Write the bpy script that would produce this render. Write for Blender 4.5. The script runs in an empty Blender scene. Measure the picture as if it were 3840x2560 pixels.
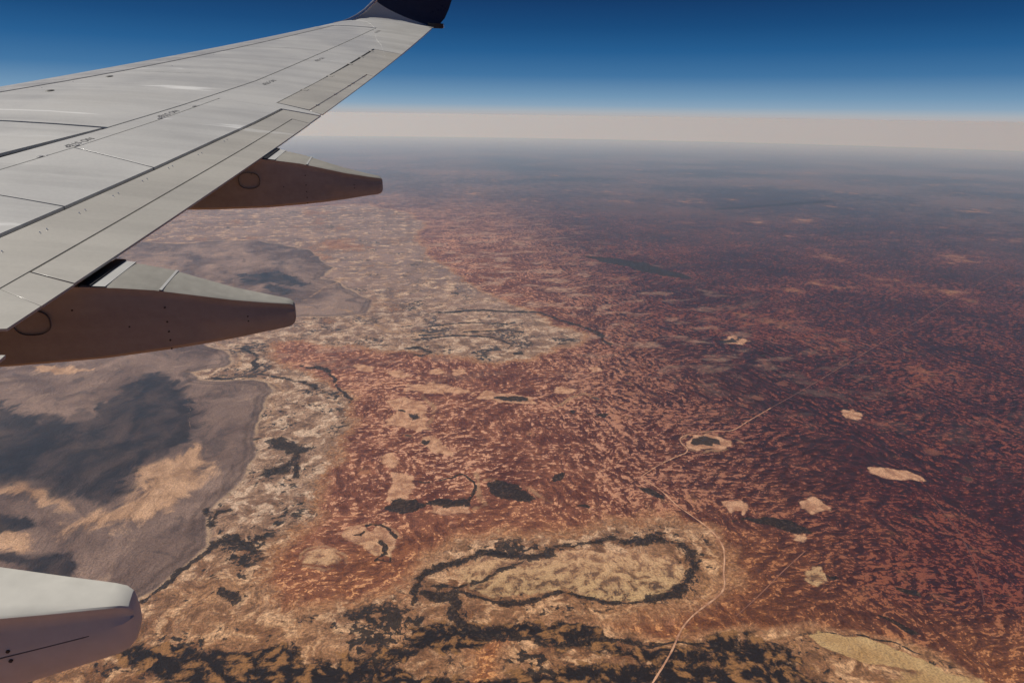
import bpy, bmesh, math, random
import numpy as np
from mathutils import Vector, Matrix

# ------------------------------------------------------------------ camera, sky, sun, exposure
CAM_LOC = (8.3298, 1.6500, 1.3571)
CAM_YAW, CAM_PITCH, CAM_ROLL = 0.231180, -0.336761, 0.014667
CAM_LENS = 22.7512
RG = 19170342.9
ALT = 10000.0
SC = bpy.context.scene
COL = SC.collection
cam_data = bpy.data.cameras.new("camera")
cam_data.sensor_width = 36.0
cam_data.lens = CAM_LENS
cam_data.clip_start = 0.05
cam_data.clip_end = 4.0e6
camera = bpy.data.objects.new("camera", cam_data)
COL.objects.link(camera)
fwd = Vector((math.sin(CAM_YAW) * math.cos(CAM_PITCH), math.cos(CAM_YAW) * math.cos(CAM_PITCH), math.sin(CAM_PITCH)))
rgt = Vector((math.cos(CAM_YAW), -math.sin(CAM_YAW), 0.0))
upv = rgt.cross(fwd)
r2 = rgt * math.cos(CAM_ROLL) + upv * math.sin(CAM_ROLL)
u2 = -rgt * math.sin(CAM_ROLL) + upv * math.cos(CAM_ROLL)
rot = Matrix((r2, u2, -fwd)).transposed().to_4x4()
camera.matrix_world = Matrix.Translation(Vector(CAM_LOC)) @ rot
SC.camera = camera

SUN_DIR = Vector((-0.52, 0.28, 0.81)).normalized()
sun_elev = math.asin(SUN_DIR.z)
sun_rot = math.atan2(SUN_DIR.x, SUN_DIR.y)
world = bpy.data.worlds.new("World")
SC.world = world
world.use_nodes = True
wt = world.node_tree
wt.nodes.clear()
def WN(t, **kw):
    n = wt.nodes.new(t)
    for a, b in kw.items(): setattr(n, a, b)
    return n
sky = WN('ShaderNodeTexSky', sky_type='NISHITA', sun_disc=False, sun_elevation=sun_elev, sun_rotation=sun_rot,
         altitude=10000.0, air_density=1.0, dust_density=0.3, ozone_density=3.0)
# long air path near the horizon: pale band that melts into deep blue overhead
tc = WN('ShaderNodeTexCoord'); sep = WN('ShaderNodeSeparateXYZ')
wt.links.new(tc.outputs['Generated'], sep.inputs[0])
ramp = WN('ShaderNodeValToRGB')
mr = WN('ShaderNodeMapRange'); mr.inputs['From Min'].default_value = -0.05; mr.inputs['From Max'].default_value = 0.45
wt.links.new(sep.outputs['Z'], mr.inputs['Value']); wt.links.new(mr.outputs[0], ramp.inputs[0])
cr = ramp.color_ramp
SKY_STOPS = [(-0.05, (0.42, 0.38, 0.37)), (0.0005, (0.41, 0.385, 0.38)), (0.006, (0.36, 0.39, 0.42)), (0.014, (0.23, 0.335, 0.44)), (0.026, (0.15, 0.275, 0.41)), (0.053, (0.045, 0.155, 0.315)), (0.085, (0.012, 0.095, 0.245)),
             (0.115, (0.004, 0.058, 0.175)), (0.167, (0.001, 0.020, 0.088)), (0.45, (0.001, 0.012, 0.055))]
while len(cr.elements) < len(SKY_STOPS): cr.elements.new(0.5)
for e, (z, c) in zip(cr.elements, SKY_STOPS):
    e.position = (z + 0.05) / 0.5; e.color = (*c, 1)
addn = WN('ShaderNodeMix', data_type='RGBA', blend_type='ADD'); addn.inputs[0].default_value = 1.0
skm = WN('ShaderNodeMix', data_type='RGBA', blend_type='MULTIPLY'); skm.inputs[0].default_value = 1.0
wt.links.new(sky.outputs[0], skm.inputs[6]); skm.inputs[7].default_value = (0.07, 0.07, 0.07, 1)
rsc = WN('ShaderNodeMix', data_type='RGBA', blend_type='MULTIPLY'); rsc.inputs[0].default_value = 1.0
wt.links.new(ramp.outputs[0], rsc.inputs[6]); rsc.inputs[7].default_value = (10, 10, 10, 1)
rsc.clamp_result = False; addn.clamp_result = False; skm.clamp_result = False
wt.links.new(skm.outputs[2], addn.inputs[6]); wt.links.new(rsc.outputs[2], addn.inputs[7])
bg = WN('ShaderNodeBackground'); bg.inputs['Strength'].default_value = 0.1
wt.links.new(addn.outputs[2], bg.inputs['Color'])
wo = WN('ShaderNodeOutputWorld'); wt.links.new(bg.outputs[0], wo.inputs['Surface'])

sun_data = bpy.data.lights.new("sun", 'SUN')
sun_data.energy = 4.2
sun_data.angle = math.radians(0.5)
sun_data.color = (1.0, 0.94, 0.85)
sun = bpy.data.objects.new("sun", sun_data)
sun.rotation_euler = SUN_DIR.to_track_quat('Z', 'Y').to_euler()
COL.objects.link(sun)

SC.view_settings.view_transform = 'Standard'
SC.view_settings.look = 'None'
SC.view_settings.exposure = 0.0
SC.view_settings.gamma = 1.0
SC.render.engine = 'CYCLES'
SC.cycles.max_bounces = 5
SC.cycles.diffuse_bounces = 3
SC.cycles.glossy_bounces = 3
SC.cycles.volume_bounces = 2
SC.cycles.use_denoising = True

# ------------------------------------------------------------------ node helper
class NT:
    def __init__(self, name):
        self.m = bpy.data.materials.new(name); self.m.use_nodes = True
        self.t = self.m.node_tree; self.t.nodes.clear()
    def n(self, typ, ins=None, out=0, **kw):
        nd = self.t.nodes.new(typ)
        for a, b in kw.items(): setattr(nd, a, b)
        for key, val in (ins or {}).items():
            s = nd.inputs[key]
            if isinstance(val, bpy.types.NodeSocket): self.t.links.new(val, s)
            elif isinstance(val, (tuple, list)) and s.type == 'RGBA': s.default_value = (*val[:3], 1)
            else: s.default_value = val
        return nd.outputs[out] if out is not None and len(nd.outputs) else nd
    def math(self, op, a, b=0.0, c=0.0, clamp=False):
        return self.n('ShaderNodeMath', {0: a, 1: b, 2: c}, operation=op, use_clamp=clamp)
    def add(self, a, b): return self.math('ADD', a, b)
    def mul(self, a, b): return self.math('MULTIPLY', a, b)
    def mad(self, a, b, c): return self.math('MULTIPLY_ADD', a, b, c)
    def mx(self, a, b): return self.math('MAXIMUM', a, b)
    def ss(self, v, a, b, lo=0.0, hi=1.0):
        return self.n('ShaderNodeMapRange', {'Value': v, 'From Min': a, 'From Max': b, 'To Min': lo, 'To Max': hi}, interpolation_type='SMOOTHSTEP')
    def mix(self, f, a, b, mode='MIX'):
        nd = self.n('ShaderNodeMix', {}, None, data_type='RGBA', blend_type=mode)
        for i, val in ((0, f), (6, a), (7, b)):
            s = nd.inputs[i]
            if isinstance(val, bpy.types.NodeSocket): self.t.links.new(val, s)
            elif isinstance(val, (tuple, list)): s.default_value = (*val[:3], 1)
            else: s.default_value = val
        return nd.outputs[2]
    def noise(self, vec, scale, detail=4.0, rough=0.55, dist=0.0, out='Fac', lac=2.0):
        nd = self.n('ShaderNodeTexNoise', {'Vector': vec, 'Scale': scale, 'Detail': detail, 'Roughness': rough, 'Distortion': dist, 'Lacunarity': lac}, None)
        return nd.outputs[out]
    def mapping(self, vec, rot=0.0, scale=(1, 1, 1), loc=(0, 0, 0)):
        return self.n('ShaderNodeMapping', {'Vector': vec, 'Rotation': (0, 0, rot), 'Scale': scale, 'Location': loc})

def simple_mat(name, col, rough=0.5, metal=0.0, var=0.06, scale=3.0, streak=(1, 1, 1), coat=0.0, bump=0.0, spec=0.5):
    g = NT(name)
    tcn = g.n('ShaderNodeTexCoord', out='Object')
    v = g.mapping(tcn, scale=streak)
    a = g.noise(v, scale, 6, 0.6)
    b = g.noise(tcn, scale * 9, 3, 0.6)
    f = g.mad(g.mul(b, 0.35), 1.0, g.mul(a, 0.65))
    hi = tuple(min(1, c * (1 + var)) for c in col); lo = tuple(c * (1 - var) for c in col)
    c = g.mix(g.ss(f, 0.3, 0.7), lo, hi)
    r = g.ss(f, 0.3, 0.7, rough * 0.85, min(1, rough * 1.2))
    bs = g.n('ShaderNodeBsdfPrincipled', {'Base Color': c, 'Roughness': r, 'Metallic': metal, 'Coat Weight': coat, 'Coat Roughness': 0.15, 'Specular IOR Level': spec}, None)
    if bump:
        bn = g.n('ShaderNodeBump', {'Height': g.noise(v, scale * 1.5, 3, 0.5), 'Strength': bump, 'Distance': 0.02})
        g.t.links.new(bn, bs.inputs['Normal'])
    g.n('ShaderNodeOutputMaterial', {'Surface': bs.outputs[0]})
    return g.m

def skin_mat(name, col, glint=1.0):
    """satin paint with chordwise dirt streaks, painted-in bright glint patches and a faint oil-canning ripple"""
    g = NT(name)
    tcn = g.n('ShaderNodeTexCoord', out='Object')
    st = g.noise(g.mapping(tcn, rot=math.radians(4), scale=(0.22, 3.2, 1)), 1.6, 5, 0.6)
    blot = g.noise(tcn, 0.9, 5, 0.6)
    fine = g.noise(tcn, 45.0, 2, 0.6)
    lo = tuple(c * 0.93 for c in col); hi = tuple(min(1, c * 1.06) for c in col)
    c = g.mix(g.ss(st, 0.36, 0.62), lo, hi)
    c = g.mix(g.ss(blot, 0.55, 0.75, 0, 0.25), c, tuple(k * m for k, m in zip(col, (0.88, 0.85, 0.80))))
    c = g.mix(g.ss(fine, 0.35, 0.65, 0.05, 0), c, (0.1, 0.1, 0.1))
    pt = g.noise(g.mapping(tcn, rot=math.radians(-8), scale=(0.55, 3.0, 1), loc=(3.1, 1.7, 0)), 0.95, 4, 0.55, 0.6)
    c = g.mix(g.ss(pt, 0.625, 0.70, 0, 0.8 * glint), c, (0.88, 0.88, 0.86))  # sun glints painted as pale patches into the skin colour
    bn = g.n('ShaderNodeBump', {'Height': g.noise(g.mapping(tcn, scale=(1.0, 1.6, 1)), 1.3, 2, 0.4), 'Strength': 0.10, 'Distance': 0.02})
    bs = g.n('ShaderNodeBsdfPrincipled', {'Base Color': c, 'Roughness': g.ss(blot, 0.35, 0.65, 0.30, 0.46), 'Specular IOR Level': 0.5, 'Coat Weight': 0.35, 'Coat Roughness': 0.16, 'Normal': bn}, None)
    g.n('ShaderNodeOutputMaterial', {'Surface': bs.outputs[0]})
    return g.m

# ------------------------------------------------------------------ object helpers
def tag(o, label=None, cat=None, group=None, kind=None):
    if label: o['label'] = label
    if cat: o['category'] = cat
    if group: o['group'] = group
    if kind: o['kind'] = kind
    return o

def link_mesh(name, bm, mat, parent=None, smooth=True, bevel=0.0, angle=30):
    me = bpy.data.meshes.new(name)
    bm.normal_update()
    bm.to_mesh(me); bm.free()
    if smooth:
        me.polygons.foreach_set('use_smooth', [True] * len(me.polygons))
    for m in (mat if isinstance(mat, (list, tuple)) else [mat]): me.materials.append(m)
    if smooth:
        try: me.set_sharp_from_angle(angle=math.radians(angle))
        except Exception: pass
    o = bpy.data.objects.new(name, me); COL.objects.link(o)
    if parent: o.parent = parent
    if bevel:
        b = o.modifiers.new('bevel', 'BEVEL'); b.width = bevel; b.segments = 2; b.limit_method = 'ANGLE'; b.angle_limit = math.radians(40)
    return o

# ------------------------------------------------------------------ terrain data (kilometres east/north of the aircraft)
SHAPES = {
 'lake': [
  ([(-43.46, 60.77), (-22.83, 57.34), (-17.15, 57.18), (-13.61, 55.84), (-10.84, 56.76), (-8.11, 56.53), (-4.37, 52.16), (-3.069, 49.412), (-2.183, 45.111), (-2.486, 41.977), (-1.245, 40.043), (-0.544, 38.123), (0.244, 36.234), (0.375, 34.776), (0.071, 33.496), (-0.93, 33.204), (-2.26, 33.217), (-3.343, 33.651), (-4.379, 33.305), (-5.822, 31.78), (-7.014, 30.823), (-7.21, 29.818), (-6.317, 29.007), (-5.482, 27.585), (-5.619, 26.944), (-6.413, 26.703), (-6.855, 26.452), (-6.577, 25.882), (-5.543, 25.496), (-4.711, 25.332), (-4.072, 24.758), (-3.705, 23.915), (-3.59, 22.89), (-3.743, 22.172), (-3.742, 21.128), (-3.613, 19.69), (-3.567, 18.559), (-3.77, 17.831), (-3.939, 17.036), (-4.152, 16.314), (-4.269, 15.729), (-4.123, 14.746), (-4.382, 14.007), (-4.616, 13.482), (-4.871, 13.099), (-5.148, 12.865), (-5.25, 12.567), (-6.001, 12.346), (-8.151, 11.991), (-13.806, 13.215)], 0.373),
 ],
 'pale': [
  ([(-22.19, 71.36), (-18.32, 77.31), (-10.67, 77.0), (-3.27, 79.11), (1.2, 79.36), (5.9, 68.97), (6.47, 61.67), (4.45, 52.98), (5.386, 45.998), (6.678, 40.395), (7.224, 35.944), (8.3, 33.871), (9.297, 31.167), (10.067, 28.458), (9.855, 27.186), (8.382, 26.545), (7.044, 25.38), (5.448, 25.155), (4.418, 25.724), (3.596, 26.593), (2.111, 27.046), (0.984, 27.262), (-0.128, 28.166), (-1.672, 29.06), (-3.064, 29.819), (-3.992, 29.503), (-3.841, 28.023), (-2.958, 26.027), (-1.854, 24.409), (-1.01, 23.173), (-0.658, 21.924), (-0.714, 20.186), (-1.09, 19.175), (-1.253, 17.82), (-1.587, 16.896), (-1.683, 15.799), (-1.879, 15.032), (-2.145, 14.617), (-2.318, 14.034), (-2.548, 13.586), (-2.688, 12.996), (-2.495, 12.312), (-2.029, 11.942), (-1.125, 11.788), (-0.212, 11.687), (0.44, 11.684), (0.631, 12.29), (1.159, 13.046), (1.858, 13.503), (2.948, 13.417), (4.163, 13.291), (5.816, 13.322), (7.417, 13.084), (8.173, 12.637), (8.247, 11.805), (7.807, 10.765), (7.12, 10.328), (6.205, 10.18), (5.385, 10.157), (4.566, 10.076), (3.162, 10.13), (1.831, 10.296), (1.416, 9.924), (1.132, 8.582), (-13.215, 11.711), (-17.233, 16.553)], 0.318),
  ([(2.812, 10.579), (4.14, 10.231), (5.257, 9.441), (7.011, 9.427), (8.353, 9.139), (9.302, 8.751), (10.226, 8.255), (10.797, 7.571), (10.797, 6.479), (1.507, 8.5)], 0.142),
 ],
 'scrub': [
  ([(-5.287, 11.483), (-4.706, 11.494), (-3.947, 11.307), (-3.089, 11.009), (-2.266, 10.922), (-1.659, 10.533), (-1.077, 10.298), (-0.503, 10.119), (0.081, 10.212), (0.591, 10.215), (0.316, 9.942), (-0.105, 9.769), (0.027, 9.193), (-3.652, 9.993), (-4.451, 10.558), (-5.022, 10.991)], 0.154),
  ([(-1.074, 10.189), (-0.258, 10.066), (0.301, 9.733), (0.849, 9.459), (1.64, 9.237), (3.331, 9.183), (5.022, 8.926), (6.216, 8.56), (6.784, 8.123), (6.807, 7.347), (-1.485, 9.152), (-1.991, 9.825)], 0.126),
  ([(0.468, 10.831), (1.104, 10.882), (1.883, 10.589), (2.619, 10.557), (3.283, 10.227), (3.96, 10.269), (4.344, 9.999), (4.565, 9.589), (5.185, 9.282), (6.014, 9.046), (6.977, 8.725), (7.127, 8.363), (5.777, 8.601), (4.523, 9.033), (3.698, 9.488), (3.26, 9.526), (2.998, 9.868), (2.239, 10.09), (1.77, 9.96), (0.998, 10.014), (0.339, 10.269)], 0.120),
  ([(5.777, 9.329), (6.593, 9.394), (7.201, 9.082), (7.725, 8.677), (7.958, 8.184), (7.661, 7.536), (6.246, 7.843), (5.854, 8.746)], 0.297),
 ],
 'playa': [
  ([(1.963, 12.47), (2.364, 12.675), (3.077, 12.525), (3.844, 12.563), (4.61, 12.537), (5.397, 12.235), (6.111, 12.05), (6.712, 11.873), (6.925, 11.499), (6.66, 11.084), (6.093, 10.804), (5.482, 10.608), (4.79, 10.659), (3.983, 11.253), (3.198, 11.334), (2.401, 11.307), (1.986, 11.707), (1.755, 12.126)], 0.074),
  ([(10.01, 16.979), (10.427, 17.326), (11.064, 17.324), (11.327, 16.895), (11.251, 16.607), (10.747, 16.355), (10.129, 16.481), (9.91, 16.701)], 0.063),
  ([(14.687, 14.445), (15.15, 14.403), (15.519, 14.118), (15.67, 13.779), (15.624, 13.489), (15.138, 13.54), (14.74, 13.769), (14.578, 14.104)], 0.059),
  ([(16.62, 18.22), (17.023, 18.216), (17.121, 17.822), (16.736, 17.643), (16.448, 17.846)], 0.077),
  ([(-1.71, 13.703), (-1.495, 13.826), (-1.186, 13.727), (-0.996, 13.42), (-1.07, 13.176), (-1.415, 13.186), (-1.672, 13.4)], 0.065),
  ([(0.643, 22.32), (1.222, 22.607), (1.785, 22.014), (1.784, 20.882), (1.81, 19.675), (1.438, 19.588), (0.892, 20.025), (0.324, 20.307), (0.659, 21.108)], 0.093),
  ([(0.515, 17.198), (1.072, 16.956), (1.099, 16.105), (0.757, 15.29), (0.25, 15.609), (0.474, 16.469)], 0.067),
  ([(0.146, 18.206), (0.511, 18.327), (0.726, 17.894), (0.529, 17.453), (0.152, 17.662)], 0.076),
  ([(3.89, 22.203), (4.275, 22.462), (4.944, 21.994), (5.817, 21.413), (5.788, 20.983), (4.932, 21.192), (3.9, 21.793)], 0.076),
  ([(6.85, 22.04), (7.296, 22.344), (7.72, 21.999), (7.543, 21.565), (6.978, 21.593)], 0.080),
  ([(1.208, 23.585), (2.478, 23.557), (3.407, 22.847), (3.648, 22.251), (2.38, 22.71), (1.254, 23.059)], 0.106),
  ([(-0.519, 25.9), (-0.249, 26.205), (0.274, 25.645), (0.17, 25.125), (-0.434, 25.437)], 0.089),
  ([(0.874, 25.182), (1.325, 25.291), (1.451, 24.587), (0.925, 24.502)], 0.087),
  ([(2.197, 25.023), (2.838, 25.097), (2.941, 24.487), (2.313, 24.419)], 0.088),
  ([(3.242, 24.721), (3.712, 24.827), (3.848, 24.311), (3.337, 24.124)], 0.087),
  ([(-1.048, 14.386), (-0.621, 14.538), (-0.247, 14.218), (0.089, 14.523), (0.331, 13.914), (0.144, 13.345), (-0.163, 13.409), (-0.465, 13.903), (-0.884, 14.027)], 0.056),
  ([(1.382, 18.973), (1.97, 19.163), (2.292, 18.339), (2.283, 17.768), (1.718, 18.166)], 0.080),
  ([(1.509, 15.175), (2.312, 14.965), (2.433, 14.627), (1.895, 14.537), (1.458, 14.729)], 0.061),
  ([(9.242, 13.74), (9.718, 13.751), (9.803, 13.406), (9.436, 12.961), (9.486, 13.366), (9.168, 13.496)], 0.049),
  ([(9.215, 13.464), (9.484, 13.473), (9.488, 13.26), (9.168, 13.16)], 0.048),
  ([(11.333, 13.306), (11.884, 13.302), (11.886, 12.761), (11.283, 12.679), (11.19, 13.012)], 0.067),
  ([(9.989, 10.77), (10.245, 10.716), (9.984, 10.227), (9.64, 10.151), (9.49, 10.332)], 0.052),
  ([(10.375, 11.931), (10.549, 11.858), (10.355, 11.626), (10.215, 11.709)], 0.059),
  ([(16.415, 26.405), (17.361, 26.626), (17.807, 26.014), (17.109, 25.633), (16.354, 25.901)], 0.114),
  ([(8.894, 23.823), (9.449, 24.02), (9.49, 23.607), (8.942, 23.417)], 0.090),
 ],
 'paleyellow': [
  ([(8.521, 8.834), (8.794, 8.897), (9.127, 8.728), (9.57, 8.573), (9.878, 8.33), (10.09, 7.998), (10.214, 7.805), (10.378, 7.661), (10.33, 7.512), (9.917, 7.601), (9.458, 7.86), (8.954, 8.023), (8.816, 8.217), (8.58, 8.551)], 0.042),
  ([(10.125, 7.609), (11.021, 7.207), (10.643, 6.513), (8.336, 7.014), (9.303, 7.578)], 0.155),
 ],
 'dark': [
  ([(16.118, 46.479), (17.552, 45.593), (18.958, 44.725), (20.018, 43.16), (20.589, 40.761), (21.347, 38.525), (21.072, 37.583), (19.652, 38.809), (18.595, 40.681), (17.775, 42.636), (16.681, 44.156)], 0.108),
  ([(0.007, 15.341), (0.357, 15.415), (0.426, 15.616), (1.067, 15.482), (1.343, 15.274), (1.658, 15.425), (1.995, 15.246), (2.462, 15.149), (2.485, 14.929), (2.165, 14.786), (1.714, 14.922), (1.332, 15.17), (1.083, 15.012), (0.563, 14.997), (0.117, 15.214)], 0.063),
  ([(3.015, 15.825), (3.305, 16.003), (3.823, 15.728), (4.222, 15.273), (4.274, 14.992), (3.769, 14.964), (3.185, 15.107), (2.988, 15.483)], 0.083),
  ([(7.342, 14.812), (7.582, 14.81), (7.782, 14.376), (7.619, 14.253), (7.328, 14.538)], 0.051),
  ([(10.267, 17.171), (10.713, 17.268), (11.015, 16.958), (10.93, 16.672), (10.61, 16.797), (10.63, 16.555), (10.229, 16.666), (10.163, 16.888)], 0.053),
  ([(1.114, 21.089), (1.499, 21.121), (1.573, 20.746), (1.231, 20.638)], 0.070),
  ([(0.754, 21.454), (1.017, 21.476), (0.938, 21.197)], 0.048),
  ([(4.514, 21.955), (5.526, 21.592), (5.669, 21.163), (4.957, 21.305), (4.386, 21.737)], 0.063),
  ([(5.21, 14.362), (5.535, 14.401), (5.524, 14.19)], 0.047),
  ([(5.051, 16.011), (5.343, 16.001), (5.305, 15.662), (5.005, 15.676)], 0.053),
  ([(6.274, 26.249), (6.709, 26.395), (6.697, 25.942), (6.293, 25.908)], 0.082),
  ([(1.369, 18.824), (1.722, 18.843), (1.697, 18.608), (1.418, 18.605)], 0.061),
  ([(9.497, 12.748), (9.986, 12.706), (10.71, 12.435), (10.728, 12.102), (10.829, 11.892), (10.388, 11.984), (9.982, 12.315), (9.613, 12.527)], 0.061),
  ([(10.085, 10.358), (10.416, 10.333), (10.361, 10.192), (10.103, 10.232)], 0.039),
  ([(11.251, 9.736), (11.649, 9.535), (11.635, 9.338), (11.216, 9.569)], 0.038),
  ([(10.254, 9.248), (10.634, 8.93), (10.822, 8.548), (10.613, 8.555), (10.382, 8.894)], 0.035),
  ([(-2.306, 26.656), (-1.568, 25.756), (-1.638, 25.286), (-2.365, 26.159)], 0.075),
  ([(4.109, 26.777), (4.393, 26.952), (4.414, 26.605)], 0.066),
  ([(16.14, 26.326), (17.113, 26.406), (17.041, 25.9), (16.252, 25.92)], 0.075),
  ([(17.004, 24.206), (17.524, 24.223), (17.139, 23.838)], 0.070),
  ([(7.773, 19.684), (8.105, 19.691), (7.948, 19.361)], 0.059),
  ([(6.912, 20.039), (7.154, 20.028), (7.029, 19.797)], 0.059),
  ([(-0.78, 14.202), (-0.461, 14.263), (-0.505, 14.09)], 0.042),
 ],
 'lakedark': [
  ([(-18.14, 26.792), (-13.027, 24.781), (-12.171, 24.05), (-11.286, 23.69), (-10.416, 22.986), (-9.619, 22.999), (-9.5, 23.883), (-9.163, 24.394), (-9.043, 25.741), (-8.872, 26.8), (-7.644, 26.371), (-6.553, 24.275), (-5.802, 22.406), (-5.25, 20.629), (-5.863, 19.859), (-6.684, 19.201), (-6.797, 18.335), (-7.102, 17.143), (-7.705, 17.057), (-8.758, 17.926), (-9.533, 18.268), (-10.343, 18.667), (-14.045, 19.719)], 0.579),
  ([(-8.207, 15.031), (-7.758, 15.051), (-7.346, 15.065), (-6.852, 14.58), (-6.64, 13.839), (-6.925, 13.782), (-7.412, 14.153), (-7.944, 14.388), (-8.609, 14.715), (-9.272, 15.014), (-8.779, 15.103)], 0.190),
  ([(-10.29, 17.191), (-9.655, 17.097), (-8.89, 16.699), (-8.334, 16.293), (-8.652, 16.117), (-9.265, 16.21), (-9.893, 16.342)], 0.221),
  ([(-8.139, 43.928), (-5.571, 45.016), (-3.699, 42.188), (-3.065, 40.363), (-3.786, 39.735), (-5.714, 41.385), (-7.192, 41.092)], 0.563),
  ([(-5.74, 41.616), (-3.71, 38.687), (-4.624, 38.06), (-6.028, 39.818)], 0.415),
 ],
 'salt': [
  ([(-6.946, 18.864), (-6.177, 19.096), (-5.568, 19.656), (-5.312, 20.275), (-4.911, 19.522), (-4.876, 18.06), (-5.099, 16.942), (-5.486, 16.283), (-5.954, 16.082), (-6.622, 15.933), (-7.196, 15.866), (-7.65, 15.509), (-7.996, 15.67), (-7.697, 16.448), (-6.996, 16.805), (-6.501, 17.683)], 0.407),
  ([(-9.355, 16.414), (-8.554, 15.878), (-8.098, 14.764), (-8.843, 15.248), (-10.117, 16.03)], 0.295),
  ([(-9.993, 19.119), (-8.851, 18.172), (-7.74, 16.858), (-9.257, 17.593), (-10.145, 18.215)], 0.246),
  ([(-13.44, 28.574), (-12.336, 28.61), (-11.195, 27.64), (-12.188, 27.359)], 0.250),
 ],
}
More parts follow.
